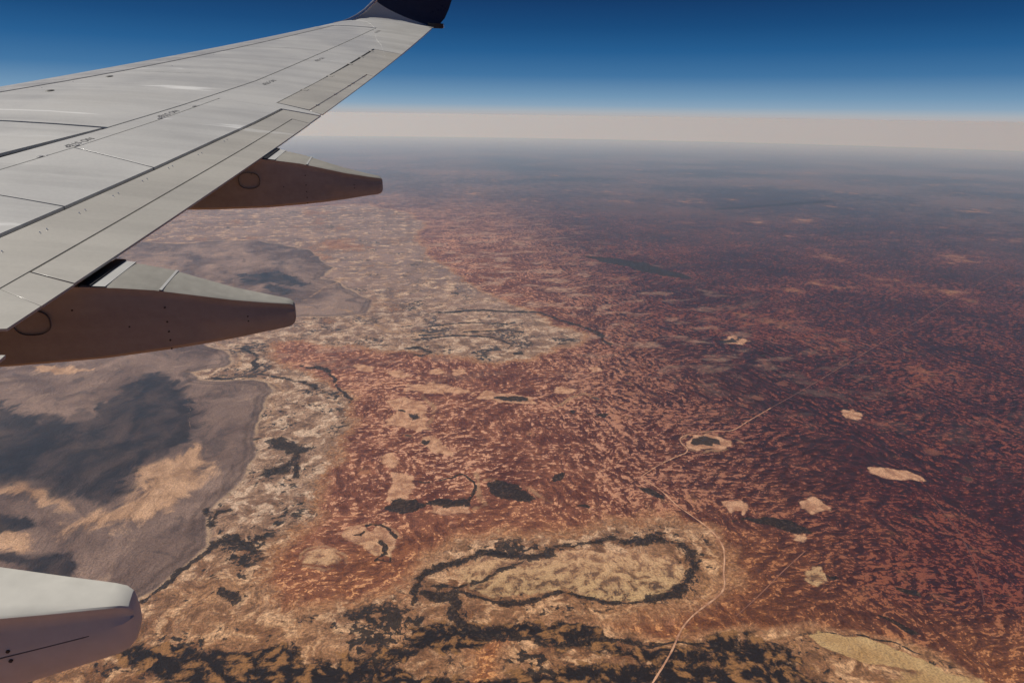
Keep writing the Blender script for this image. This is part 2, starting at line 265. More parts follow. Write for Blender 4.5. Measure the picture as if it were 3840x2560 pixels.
STROKES = {
 'dark': [
  ([(0.696, 11.588), (0.769, 11.967), (1.033, 12.355), (1.464, 12.575), (1.892, 12.677), (2.283, 12.809), (2.805, 12.748), (3.434, 12.449), (3.873, 12.472), (4.327, 12.7), (4.897, 12.72), (5.477, 12.741), (5.978, 12.546), (6.655, 12.493), (7.128, 12.251), (7.323, 11.828), (7.141, 11.372), (6.802, 10.978), (6.362, 10.703), (5.782, 10.585)], [0.096, 0.1, 0.104, 0.107, 0.109, 0.111, 0.112, 0.11, 0.112, 0.115, 0.117, 0.118, 0.118, 0.12, 0.119, 0.115, 0.11, 0.105, 0.102, 0.099]),
  ([(5.782, 10.585), (5.153, 10.554), (4.613, 10.724), (4.293, 10.959), (3.854, 11.166), (3.337, 11.107), (2.818, 10.998), (2.365, 11.136), (2.032, 11.413), (1.679, 11.629)], [0.058, 0.057, 0.057, 0.058, 0.058, 0.057, 0.056, 0.056, 0.057, 0.058]),
  ([(1.679, 11.629), (1.498, 11.389), (1.397, 11.011), (1.521, 10.605), (1.917, 10.278), (2.51, 10.091)], [0.127, 0.124, 0.119, 0.115, 0.112, 0.111]),
  ([(1.138, 11.96), (1.7, 11.768), (2.216, 11.878), (2.68, 12.16), (3.25, 12.357)], [0.059, 0.059, 0.06, 0.062, 0.064]),
  ([(0.878, 11.8), (1.199, 11.661), (1.528, 11.591)], [0.162, 0.161, 0.161]),
  ([(6.655, 12.493), (7.259, 12.276), (8.054, 11.985)], [0.02, 0.02, 0.02]),
  ([(16.277, 46.123), (17.327, 44.986), (18.6, 43.846), (19.471, 41.927), (20.169, 39.885), (21.105, 37.943)], [0.163, 0.159, 0.156, 0.149, 0.141, 0.134]),
  ([(18.921, 43.794), (19.456, 42.655), (20.104, 40.431)], [0.227, 0.221, 0.209]),
  ([(21.105, 37.943), (21.936, 36.605), (23.003, 35.284)], [0.061, 0.059, 0.057]),
  ([(-0.404, 14.493), (-0.023, 14.489), (0.237, 14.171), (0.331, 13.914)], [0.036, 0.036, 0.035, 0.035]),
  ([(0.007, 13.804), (0.045, 13.45), (-0.269, 13.233), (0.132, 13.099), (0.17, 13.255)], [0.041, 0.04, 0.039, 0.039, 0.039]),
  ([(1.042, 16.591), (1.645, 16.346), (2.437, 16.55), (2.631, 15.787), (2.485, 14.929)], [0.028, 0.028, 0.028, 0.027, 0.025]),
  ([(1.546, 27.671), (2.183, 27.843), (2.618, 27.292), (2.289, 26.899), (1.886, 27.089)], [0.1, 0.102, 0.1, 0.097, 0.098]),
  ([(-2.645, 26.466), (-1.916, 25.824), (-1.357, 24.311), (-0.847, 22.736), (-0.752, 22.44)], [0.076, 0.074, 0.069, 0.063, 0.062]),
  ([(-6.094, 25.879), (-5.24, 25.619), (-4.283, 25.805), (-3.544, 25.102), (-2.516, 24.54), (-2.149, 23.816)], [0.075, 0.074, 0.076, 0.073, 0.072, 0.069]),
  ([(-5.44, 29.184), (-4.76, 28.201), (-4.408, 26.809), (-4.603, 26.349)], [0.089, 0.085, 0.08, 0.078]),
  ([(1.836, 31.186), (3.783, 31.043), (5.547, 30.938), (6.777, 30.341)], [0.063, 0.064, 0.064, 0.064]),
  ([(2.282, 28.932), (4.363, 29.057), (5.757, 28.599), (6.565, 27.495)], [0.086, 0.088, 0.087, 0.084]),
  ([(4.433, 29.512), (6.371, 29.492), (7.343, 28.967)], [0.075, 0.076, 0.075]),
  ([(3.847, 33.379), (5.918, 33.001), (9.055, 32.015), (10.717, 29.034), (10.958, 26.665)], [0.149, 0.149, 0.148, 0.134, 0.121]),
  ([(-4.393, 16.157), (-4.129, 15.314), (-4.131, 15.899), (-3.815, 15.934)], [0.079, 0.074, 0.078, 0.078]),
  ([(-5.04, 12.72), (-4.861, 13.026), (-4.598, 13.403), (-4.355, 13.969), (-4.075, 14.491), (-3.621, 14.747)], [0.058, 0.06, 0.063, 0.066, 0.069, 0.071]),
  ([(-2.98, 19.561), (-2.264, 18.839), (-2.572, 17.962), (-3.045, 17.806)], [0.265, 0.254, 0.239, 0.235]),
  ([(-2.223, 18.283), (-2.166, 17.5)], [0.094, 0.089]),
  ([(-3.71, 14.677), (-3.266, 14.407), (-2.887, 14.592)], [0.113, 0.111, 0.113]),
  ([(-3.563, 12.748), (-3.122, 12.515)], [0.083, 0.082]),
  ([(8.377, 8.889), (8.858, 8.846), (9.596, 8.603), (10.07, 8.312), (10.302, 7.897)], [0.014, 0.014, 0.014, 0.014, 0.014]),
  ([(17.181, 26.131), (17.606, 26.447)], [0.076, 0.078]),
  ([(13.932, 12.549), (13.843, 12.146), (14.03, 11.903)], [0.035, 0.034, 0.033]),
  ([(8.991, 12.755), (9.519, 12.783)], [0.046, 0.047]),
  ([(1.407, 10.447), (2.239, 10.09), (3.153, 9.777), (4.392, 9.627), (5.209, 9.334)], [0.061, 0.06, 0.06, 0.061, 0.061]),
  ([(5.209, 9.334), (5.777, 9.329), (6.241, 9.112), (6.977, 8.725)], [0.03, 0.031, 0.031, 0.03]),
  ([(41.28, 69.88), (61.2, 76.49)], [0.598, 0.758]),
 ],
 'rim': [
  ([(9.772, 16.818), (9.813, 17.202), (10.375, 17.526), (11.145, 17.467), (11.616, 16.899), (11.76, 16.564)], [0.041, 0.042, 0.044, 0.044, 0.043, 0.042]),
  ([(9.731, 16.678), (10.181, 16.298), (10.954, 16.313), (11.76, 16.564)], [0.041, 0.04, 0.041, 0.042]),
  ([(-1.777, 13.503), (-1.751, 13.881), (-1.347, 13.932), (-0.928, 13.571), (-0.921, 13.161), (-1.311, 13.038), (-1.713, 13.281)], [0.039, 0.04, 0.041, 0.04, 0.038, 0.038, 0.038]),
  ([(-0.943, 14.456), (-0.348, 14.614), (0.346, 14.185), (0.484, 13.792), (0.203, 13.502), (0.183, 13.088)], [0.036, 0.036, 0.036, 0.034, 0.033, 0.032]),
  ([(1.954, 22.586), (2.125, 21.18), (1.81, 19.675)], [0.103, 0.095, 0.087]),
  ([(2.834, 16.593), (2.691, 15.775), (2.774, 14.869), (2.565, 14.703)], [0.071, 0.067, 0.063, 0.062]),
  ([(2.997, 16.066), (3.649, 16.102), (4.267, 15.448), (4.688, 14.686)], [0.069, 0.07, 0.067, 0.064]),
  ([(-3.581, 36.925), (-1.539, 41.813), (0.448, 45.362), (2.006, 46.556)], [0.095, 0.114, 0.13, 0.136]),
  ([(-4.675, 36.22), (-0.938, 34.254), (1.154, 30.468), (3.17, 29.547), (7.557, 29.835)], [0.138, 0.131, 0.114, 0.111, 0.118]),
  ([(-17.48, 58.42), (-14.29, 58.94), (-11.51, 60.69), (-8.78, 61.91), (-4.95, 60.86)], [0.139, 0.142, 0.149, 0.155, 0.153]),
  ([(-7.216, 26.618), (-6.506, 26.336), (-4.919, 25.648), (-3.836, 24.8), (-3.396, 23.647), (-3.315, 22.269), (-3.433, 21.233)], [0.066, 0.065, 0.063, 0.061, 0.057, 0.053, 0.05]),
  ([(-7.159, 30.6), (-5.76, 28.899), (-5.153, 27.469), (-5.38, 26.501)], [0.072, 0.067, 0.063, 0.06]),
  ([(-6.757, 24.521), (-6.092, 22.113), (-5.595, 20.393), (-5.224, 18.9)], [0.013, 0.012, 0.011, 0.01]),
  ([(-5.387, 20.657), (-4.22, 20.896), (-3.093, 20.667)], [0.011, 0.011, 0.011]),
  ([(6.402, 20.515), (7.877, 21.415), (8.641, 20.653)], [0.073, 0.079, 0.076]),
 ],
}
ROAD = [(4.004, 7.778), (4.821, 8.487), (5.452, 9.054), (5.859, 9.49), (6.208, 9.788), (6.649, 10.045), (7.229, 10.333), (7.534, 10.599), (7.749, 11.007), (8.061, 11.504), (8.264, 11.976), (8.284, 12.613), (8.12, 13.236), (7.956, 13.79), (7.851, 14.522), (7.705, 15.022), (7.59, 15.191), (7.599, 15.337), (7.746, 15.482), (8.535, 15.969), (9.287, 16.31), (9.569, 16.422), (9.745, 16.676), (9.743, 17.033), (9.799, 17.266), (9.999, 17.475), (10.42, 17.613), (11.227, 17.613), (11.875, 17.548), (12.849, 18.099), (14.232, 18.883), (16.347, 20.047), (18.474, 21.28), (22.222, 23.453), (28.029, 26.822), (35.206, 31.058), (44.203, 36.098), (49.611, 38.966), (71.2, 50.36)]
TRACKS = [[(7.27, 9.689), (8.07, 10.126), (9.179, 10.782), (10.154, 11.317)], [(15.313, 12.933), (14.57, 11.203), (13.79, 9.967), (12.827, 8.834)]]

def seg_dist(X, Y, pts, closed, ws=None):
    n = len(pts); best = np.full(X.shape, 1e9); 
    for i in range(n if closed else n - 1):
        ax, ay = pts[i]; bx, by = pts[(i + 1) % n]
        dx, dy = bx - ax, by - ay; L = dx * dx + dy * dy + 1e-12
        t = np.clip(((X - ax) * dx + (Y - ay) * dy) / L, 0, 1)
        d = np.hypot(X - ax - t * dx, Y - ay - t * dy)
        if ws is not None:
            w = ws[i] * (1 - t) + ws[i + 1] * t
            d = (d - w) / w
        best = np.minimum(best, d)
    return best

def inside(X, Y, pts):
    c = np.zeros(X.shape, bool); n = len(pts)
    for i in range(n):
        ax, ay = pts[i]; bx, by = pts[(i + 1) % n]
        if ay == by: continue
        m = ((ay > Y) != (by > Y)) & (X < (bx - ax) * (Y - ay) / (by - ay) + ax)
        c ^= m
    return c

def field(X, Y, keys, strokes=()):
    """largest relative depth inside any of the outlines: 1 = well inside, -1 = well outside"""
    out = np.full(X.shape, -2.0)
    for k in keys:
        for pts, w in SHAPES[k]:
            xs = [q[0] for q in pts]; ys = [q[1] for q in pts]; m = 2.2 * w
            sel = (X > min(xs) - m) & (X < max(xs) + m) & (Y > min(ys) - m) & (Y < max(ys) + m)
            if not sel.any(): continue
            x, y = X[sel], Y[sel]
            d = seg_dist(x, y, pts, True) / w
            d = np.where(inside(x, y, pts), d, -d)
            out[sel] = np.maximum(out[sel], np.clip(d, -2, 2))
    for k in strokes:
        for pts, ws in STROKES[k]:
            xs = [q[0] for q in pts]; ys = [q[1] for q in pts]; m = 3.2 * max(ws)
            sel = (X > min(xs) - m) & (X < max(xs) + m) & (Y > min(ys) - m) & (Y < max(ys) + m)
            if not sel.any(): continue
            d = -seg_dist(X[sel], Y[sel], pts, False, ws)
            out[sel] = np.maximum(out[sel], np.clip(d, -2, 2))
    return out

def vnoise(x, y, seed):
    """smooth lattice noise in -1..1"""
    xi = np.floor(x).astype(np.int64); yi = np.floor(y).astype(np.int64)
    fx = x - xi; fy = y - yi
    fx = fx * fx * (3 - 2 * fx); fy = fy * fy * (3 - 2 * fy)
    def hsh(a, b):
        n = (a * 374761393 + b * 668265263 + seed * 1442695041) & 0xFFFFFFFF
        n = ((n ^ (n >> 13)) * 1274126177) & 0xFFFFFFFF
        return ((n ^ (n >> 16)) & 0xFFFF) / 32767.5 - 1
    a = hsh(xi, yi); b = hsh(xi + 1, yi); c = hsh(xi, yi + 1); d = hsh(xi + 1, yi + 1)
    return (a * (1 - fx) + b * fx) * (1 - fy) + (c * (1 - fx) + d * fx) * fy

def wander(x, y, amp=0.15):
    r = np.hypot(x, y); wx = np.zeros_like(x); wy = np.zeros_like(x)
    for k, lam in enumerate((12.0, 6.0, 3.0, 1.5, 0.8, 0.4, 0.2, 0.1)):
        w = np.clip(r / (16 * lam) - 0.35, 0, 1) * lam * amp
        wx += w * vnoise(x / lam + 7.3, y / lam, k * 2 + 1); wy += w * vnoise(x / lam, y / lam + 3.1, k * 2 + 2)
    return x + wx, y + wy

def build_ground():
    yaw = CAM_YAW
    az = np.concatenate([np.linspace(-180, -34, 40, endpoint=False), np.linspace(-34, 62, 1150), np.linspace(62, 180, 33)[1:-1]])
    az = np.radians(az)
    dep = np.concatenate([np.linspace(80, 50, 12, endpoint=False), np.linspace(50, 2.3, 760, endpoint=False), np.linspace(2.3, 1.87, 22)])
    rr = []
    for d in np.radians(dep):
        # arc distance where a ray of this depression meets the curved ground
        A = 1.0; B = -2 * (RG + ALT) * math.sin(d); Cc = (RG + ALT) ** 2 - RG ** 2
        D = B * B - 4 * Cc
        t = (-B - math.sqrt(max(D, 0))) / 2
        rr.append(t * math.cos(d))
    rr += [640e3, 700e3, 780e3]
    rr = np.array(rr)
    nr, na = len(rr), len(az)
    R, A = np.meshgrid(rr, az, indexing='ij')
    X = R * np.sin(A); Y = R * np.cos(A)
    Z = np.sqrt(RG * RG - R * R) - RG - ALT
    co = np.stack([X, Y, Z], -1).reshape(-1, 3)
    co = np.vstack([co, [[0, 0, -ALT]]])
    i = np.arange(nr - 1)[:, None] * na; j = np.arange(na)[None, :]; j2 = (j + 1) % na
    quads = np.stack([i + j, i + na + j, i + na + j2, i + j2], -1).reshape(-1, 4)
    tri = np.stack([np.full(na, nr * na), np.arange(na), (np.arange(na) + 1) % na], -1)
    me = bpy.data.meshes.new("ground")
    me.vertices.add(len(co)); me.vertices.foreach_set('co', co.astype(np.float32).ravel())
    nl = quads.size + tri.size
    me.loops.add(nl); me.loops.foreach_set('vertex_index', np.concatenate([quads[:, ::-1].ravel(), tri[:, ::-1].ravel()]).astype(np.int32))
    npoly = len(quads) + len(tri)
    me.polygons.add(npoly)
    starts = np.concatenate([np.arange(len(quads)) * 4, quads.size + np.arange(len(tri)) * 3]).astype(np.int32)
    me.polygons.foreach_set('loop_start', starts)
    me.update(calc_edges=True); 
    me.polygons.foreach_set('use_smooth', np.ones(npoly, bool))
    x = co[:, 0] / 1000; y = co[:, 1] / 1000
    def attr(name, chans):
        a = me.attributes.new(name, 'FLOAT_COLOR', 'POINT')
        v = np.zeros((len(x), 4), np.float32)
        for k, c in enumerate(chans): v[:, k] = c
        a.data.foreach_set('color', v.ravel())
    x, y = wander(x, y)
    attr('zones', [field(x, y, ['lake']), field(x, y, ['pale']), field(x, y, ['scrub']), field(x, y, ['lakedark'])])
    attr('lines', [field(x, y, [], ['rim'])])
    attr('marks', [field(x, y, ['dark'], ['dark']), field(x, y, ['playa']), field(x, y, ['paleyellow']), field(x, y, ['salt'])])
    o = bpy.data.objects.new("ground", me); COL.objects.link(o)
    return o

def ground_material():
    g = NT("desert_ground")
    pos = g.n('ShaderNodeNewGeometry', out='Position')
    kmv = g.n('ShaderNodeVectorMath', {0: pos, 1: (0.001, 0.001, 0.0)}, operation='MULTIPLY')
    warp = g.n('ShaderNodeVectorMath', {0: g.noise(kmv, 1.3, 3, 0.5, out='Color'), 1: (0.5, 0.5, 0.5)}, operation='SUBTRACT')
    P = g.n('ShaderNodeVectorMath', {0: warp, 1: (0.45, 0.45, 0.0), 2: kmv}, operation='MULTIPLY_ADD')
    zc = g.n('ShaderNodeSeparateColor', {0: g.n('ShaderNodeAttribute', {}, 'Color', attribute_name='zones')}, None)
    za = g.n('ShaderNodeAttribute', {}, 'Alpha', attribute_name='zones')
    mc = g.n('ShaderNodeSeparateColor', {0: g.n('ShaderNodeAttribute', {}, 'Color', attribute_name='marks')}, None)
    ma = g.n('ShaderNodeAttribute', {}, 'Alpha', attribute_name='marks')
    ln = g.n('ShaderNodeSeparateColor', {0: g.n('ShaderNodeAttribute', {}, 'Color', attribute_name='lines')})
    lake, pale, scrub, ldark = zc.outputs[0], zc.outputs[1], zc.outputs[2], za
    dark, playa, yel, salt = mc.outputs[0], mc.outputs[1], mc.outputs[2], ma
    far = g.n('ShaderNodeVectorMath', {0: kmv}, out='Value', operation='LENGTH')
    sepk = g.n('ShaderNodeSeparateXYZ', {0: kmv}, None)
    nXL = g.noise(kmv, 0.045, 7, 0.6)
    nL = g.noise(kmv, 0.16, 9, 0.62)
    nM = g.noise(kmv, 0.9, 8, 0.62)
    nS = g.noise(P, 3.6, 6, 0.62)
    nF = g.noise(P, 12.0, 4, 0.6)
    nSw = g.noise(P, 1.7, 9, 0.66, 0.7)
    def c5(v): return g.math('SUBTRACT', v, 0.5)
    def m(v, amp, n=None, a=-0.12, b=0.12):
        return g.ss(g.add(v, g.mul(c5(n or nS), amp)), a, b)
    # ---- red dune country
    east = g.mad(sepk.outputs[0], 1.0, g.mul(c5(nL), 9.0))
    drk = g.ss(g.mad(sepk.outputs[1], -0.16, east), 0.5, 13.0)  # maroon eastward, with lens vignette darkening painted into the soil colour
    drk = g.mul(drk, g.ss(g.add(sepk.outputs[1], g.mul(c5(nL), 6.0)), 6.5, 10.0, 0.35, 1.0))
    mid = g.mix(g.ss(nM, 0.35, 0.65), (0.165, 0.063, 0.044), (0.32, 0.145, 0.098))
    near = g.ss(g.add(sepk.outputs[1], g.mul(c5(nL), 12.0)), 17.0, 10.0)
    west = g.ss(east, 2.0, -5.0)
    mid = g.mix(g.mul(g.mx(near, west), 0.6), mid, g.mix(near, (0.40, 0.195, 0.135), (0.38, 0.180, 0.092)))
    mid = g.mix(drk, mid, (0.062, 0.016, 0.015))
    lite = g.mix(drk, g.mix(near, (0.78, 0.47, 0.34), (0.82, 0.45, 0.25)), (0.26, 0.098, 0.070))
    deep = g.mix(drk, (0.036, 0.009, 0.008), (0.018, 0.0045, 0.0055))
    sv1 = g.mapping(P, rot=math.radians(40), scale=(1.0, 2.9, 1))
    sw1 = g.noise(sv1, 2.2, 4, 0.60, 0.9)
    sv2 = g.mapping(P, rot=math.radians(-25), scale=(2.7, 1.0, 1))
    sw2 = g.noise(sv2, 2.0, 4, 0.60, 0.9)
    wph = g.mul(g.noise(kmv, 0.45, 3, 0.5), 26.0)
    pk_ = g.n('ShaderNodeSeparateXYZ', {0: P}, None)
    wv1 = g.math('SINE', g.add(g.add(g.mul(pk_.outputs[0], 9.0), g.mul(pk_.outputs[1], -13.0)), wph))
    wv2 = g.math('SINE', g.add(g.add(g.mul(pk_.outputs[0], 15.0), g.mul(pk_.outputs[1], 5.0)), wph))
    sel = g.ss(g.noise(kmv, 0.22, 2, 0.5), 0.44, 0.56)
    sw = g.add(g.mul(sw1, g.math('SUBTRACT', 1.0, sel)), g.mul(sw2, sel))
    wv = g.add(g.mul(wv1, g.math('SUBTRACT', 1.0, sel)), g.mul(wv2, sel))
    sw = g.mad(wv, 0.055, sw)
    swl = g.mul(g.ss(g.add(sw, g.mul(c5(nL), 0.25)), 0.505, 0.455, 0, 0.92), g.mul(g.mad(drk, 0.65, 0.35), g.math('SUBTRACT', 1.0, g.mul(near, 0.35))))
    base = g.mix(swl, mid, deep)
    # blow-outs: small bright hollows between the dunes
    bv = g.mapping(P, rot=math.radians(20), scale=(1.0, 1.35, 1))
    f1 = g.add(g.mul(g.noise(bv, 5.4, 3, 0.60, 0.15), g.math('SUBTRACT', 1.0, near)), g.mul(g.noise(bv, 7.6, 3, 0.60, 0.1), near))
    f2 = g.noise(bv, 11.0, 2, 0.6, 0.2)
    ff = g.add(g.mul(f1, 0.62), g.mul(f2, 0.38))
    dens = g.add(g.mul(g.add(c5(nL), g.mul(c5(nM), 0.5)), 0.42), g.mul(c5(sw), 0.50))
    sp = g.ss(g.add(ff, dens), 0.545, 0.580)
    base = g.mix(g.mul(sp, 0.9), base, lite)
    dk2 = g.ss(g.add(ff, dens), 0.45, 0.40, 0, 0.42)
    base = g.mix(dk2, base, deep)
    # scattered clay pans: pale collar, some with a dark floor
    vn = g.n('ShaderNodeTexVoronoi', {'Vector': P, 'Scale': 0.8, 'Randomness': 1.0}, None)
    big = g.add(vn.outputs['Distance'], g.mul(c5(nS), 0.42))
    rid = g.n('ShaderNodeSeparateColor', {0: vn.outputs['Color']}, None)
    has = g.ss(rid.outputs[0], 0.35, 0.4)
    siz = g.mad(rid.outputs[1], 0.13, 0.05)
    rel = g.math('DIVIDE', big, siz)
    collar = g.mul(g.ss(rel, 1.25, 0.95), has)
    floor = g.mul(g.mul(g.ss(rel, 0.75, 0.6), has), g.ss(rid.outputs[2], 0.35, 0.4))
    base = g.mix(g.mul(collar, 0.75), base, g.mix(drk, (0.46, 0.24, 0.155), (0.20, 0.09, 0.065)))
    base = g.mix(g.mul(floor, 0.85), base, g.mix(nF, (0.03, 0.022, 0.02), (0.09, 0.065, 0.05)))
    fpan = g.mul(g.mul(g.ss(g.noise(g.mapping(kmv, rot=math.radians(-12), scale=(0.6, 1.0, 1)), 0.8, 8, 0.62, 0.4), 0.52, 0.63), g.ss(far, 20.0, 34.0)), g.ss(east, 26.0, 8.0))
    base = g.mix(g.mul(fpan, 0.8), base, g.mix(g.ss(nS, 0.4, 0.6), (0.32, 0.19, 0.145), (0.60, 0.42, 0.32)))
    # distant scrub plain, then horizon haze painted in as pale grey with distance
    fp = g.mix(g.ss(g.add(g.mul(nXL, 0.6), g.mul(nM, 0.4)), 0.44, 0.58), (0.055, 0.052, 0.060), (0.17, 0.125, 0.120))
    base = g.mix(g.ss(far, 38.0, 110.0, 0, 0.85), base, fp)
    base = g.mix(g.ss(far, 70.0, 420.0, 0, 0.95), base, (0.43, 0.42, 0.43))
    # ---- pale gypsum and sand shore country
    pcol = g.mix(g.ss(nM, 0.34, 0.64), (0.27, 0.160, 0.112), (0.58, 0.395, 0.29))
    pcol = g.mix(g.ss(nSw, 0.49, 0.60, 0, 0.92), pcol, (0.92, 0.70, 0.545))
    pcol = g.mix(g.ss(nSw, 0.465, 0.39, 0, 0.7), pcol, (0.15, 0.088, 0.062))
    pcol = g.mix(g.ss(nF, 0.40, 0.60, 0.5, 0), pcol, (0.10, 0.068, 0.045))
    nS2 = g.noise(P, 6.5, 5, 0.62)
    spk = g.add(g.add(g.mul(nS, 0.35), g.mul(nS2, 0.35)), g.mul(g.noise(kmv, 0.5, 5, 0.6, 0.6), 0.5))
    pcol = g.mix(g.ss(spk, 0.568, 0.535, 0, 0.93), pcol, (0.022, 0.018, 0.015))
    pfar = g.mix(g.ss(nL, 0.38, 0.60), (0.12, 0.088, 0.085), (0.33, 0.23, 0.195))
    pcol = g.mix(g.mul(g.ss(far, 22.0, 48.0, 0, 0.9), g.ss(nM, 0.60, 0.47)), pcol, pfar)
    pcol = g.mix(g.mul(near, 0.85), pcol, g.mix(1.0, pcol, (0.92, 0.76, 0.60), 'MULTIPLY'))
    mixed = g.add(g.mul(nM, 0.6), g.mul(nL, 0.4))
    sand = g.mix(g.ss(nF, 0.4, 0.6), (0.30, 0.160, 0.095), (0.58, 0.34, 0.21))
    pm = g.add(g.add(pale, g.mul(c5(mixed), 6.5)), g.mul(g.ss(far, 20.0, 42.0), g.mad(c5(nL), 9.0, -0.7)))
    col = g.mix(g.ss(g.add(pm, g.mul(c5(nS), 2.0)), -1.6, 0.3, 0, 0.85), base, sand)
    col = g.mix(g.ss(g.add(pm, g.mul(c5(nS2), 5.0)), -0.55, 0.85), col, pcol)
    # ---- salt lake floor
    lv = g.mapping(kmv, rot=math.radians(15), scale=(1.0, 0.7, 1))
    nLk = g.noise(lv, 0.28, 7, 0.6, 1.0)
    nLk2 = g.noise(lv, 1.0, 9, 0.64, 0.9)
    lcol = g.mix(g.ss(nLk, 0.34, 0.66), (0.125, 0.082, 0.070), (0.37, 0.265, 0.220))
    lcol = g.mix(g.ss(nLk2, 0.54, 0.70, 0, 0.6), lcol, (0.52, 0.38, 0.30))
    lcol = g.mix(g.ss(nLk2, 0.46, 0.36, 0, 0.55), lcol, (0.07, 0.05, 0.048))
    lcol = g.mix(g.ss(g.add(salt, g.mul(c5(nLk2), 6.5)), -0.5, 0.7, 0, 0.92), lcol, g.mix(g.ss(nLk2, 0.34, 0.66), (0.40, 0.25, 0.165), (0.80, 0.54, 0.38)))
    dk = g.ss(g.add(ldark, g.mul(c5(nLk2), 6.0)), -0.40, 0.60, 0, 0.93)
    lcol = g.mix(dk, lcol, g.mix(g.ss(g.noise(lv, 0.9, 8, 0.6, 0.5, ), 0.40, 0.72), (0.014, 0.012, 0.016), (0.110, 0.076, 0.066)))
    lm = g.ss(g.add(g.add(lake, g.mul(c5(nM), 1.6)), g.mul(c5(nS), 0.8)), -0.25, 0.30)
    fr = g.mul(g.ss(lake, 0.1, 0.5), g.ss(lake, 1.7, 0.9))
    bands = g.math('SINE', g.add(g.mul(lake, 9.0), g.mul(nM, 9.0)))
    lcol = g.mix(g.mul(fr, g.ss(bands, -0.8, 0.9, 0.2, 0.55)), lcol, (0.070, 0.043, 0.033))
    lcol = g.mix(g.ss(nF, 0.40, 0.6, 0.16, 0), lcol, (0.03, 0.02, 0.018))
    beach = g.mul(g.ss(lake, -0.25, 0.02), g.ss(lake, 0.3, 0.05))
    col = g.mix(lm, col, lcol)
    col = g.mix(g.mul(g.mul(beach, g.ss(nM, 0.35, 0.55)), 0.6), col, (0.60, 0.44, 0.31))
    # ---- faint pale lines, scrub, playas, dark marks
    rimm = g.mul(m(ln, 2.6, nS, -0.35, 0.6), g.ss(nM, 0.38, 0.58))
    col = g.mix(g.mul(rimm, 0.6), col, (0.50, 0.33, 0.215))
    scn = g.add(g.mul(nS, 0.6), g.mul(nSw, 0.4))
    scol = g.mix(g.ss(scn, 0.485, 0.58), (0.017, 0.009, 0.005), (0.34, 0.19, 0.10))
    scn2 = g.add(g.mul(nM, 0.55), g.mul(nS, 0.45))
    col = g.mix(m(scrub, 12.0, scn2, -0.30, 0.50), col, scol)
    pn = g.add(g.mul(nS, 0.6), g.mul(nM, 0.4))
    pl = m(playa, 6.0, pn, -0.85, 0.45)
    pcc = g.mix(g.ss(nS, 0.38, 0.60), (0.26, 0.155, 0.09), (0.62, 0.45, 0.27))
    pcc = g.mix(g.ss(g.add(g.mul(nF, 0.4), g.mul(nS, 0.6)), 0.475, 0.44, 0, 0.8), pcc, (0.035, 0.028, 0.02))
    pk = g.ss(g.add(sepk.outputs[1], g.mul(sepk.outputs[0], 0.2)), 11.0, 15.0)
    pcc = g.mix(g.mul(pk, 0.85), pcc, g.mix(g.ss(nS, 0.4, 0.6), (0.50, 0.285, 0.195), (0.76, 0.475, 0.34)))
    col = g.mix(g.mul(pl, 0.9), col, pcc)
    col = g.mix(m(yel, 3.6, pn, -0.5, 0.45), col, g.mix(g.ss(nM, 0.3, 0.7), (0.46, 0.30, 0.165), (0.62, 0.45, 0.265)))
    dn = g.add(g.mul(nS, 0.55), g.mul(nF, 0.45))
    dm = g.ss(g.add(g.add(dark, g.mul(c5(dn), 8.0)), g.mul(c5(nM), 4.5)), -0.30, 0.20)
    col = g.mix(g.mul(dm, 0.95), col, g.mix(g.ss(nF, 0.48, 0.68), (0.016, 0.009, 0.005), (0.085, 0.055, 0.036)))
    # fine grain everywhere
    gr = g.noise(kmv, 24.0, 3, 0.65)
    col = g.mix(g.ss(gr, 0.32, 0.62, 0.42, 0.0), col, (0.0, 0.0, 0.0))
    col = g.n('ShaderNodeHueSaturation', {'Hue': 0.5, 'Saturation': 1.18, 'Value': 0.95, 'Fac': 1.0, 'Color': col})
    hgt = g.add(g.mul(nS, 1.0), g.mul(sw, 1.0))
    bmp = g.n('ShaderNodeBump', {'Height': hgt, 'Strength': 0.5, 'Distance': 110.0})
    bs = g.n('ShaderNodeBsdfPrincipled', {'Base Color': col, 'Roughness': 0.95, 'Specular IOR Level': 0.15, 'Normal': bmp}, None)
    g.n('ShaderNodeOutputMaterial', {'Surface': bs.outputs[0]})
    return g.m

ground = build_ground()
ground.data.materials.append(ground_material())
tag(ground, "red dune desert with pale salt lake and dark scrub far below the wing", "ground", kind="structure")

def surf_z(x, y):
    return math.sqrt(RG * RG - (x * x + y * y)) - RG - ALT

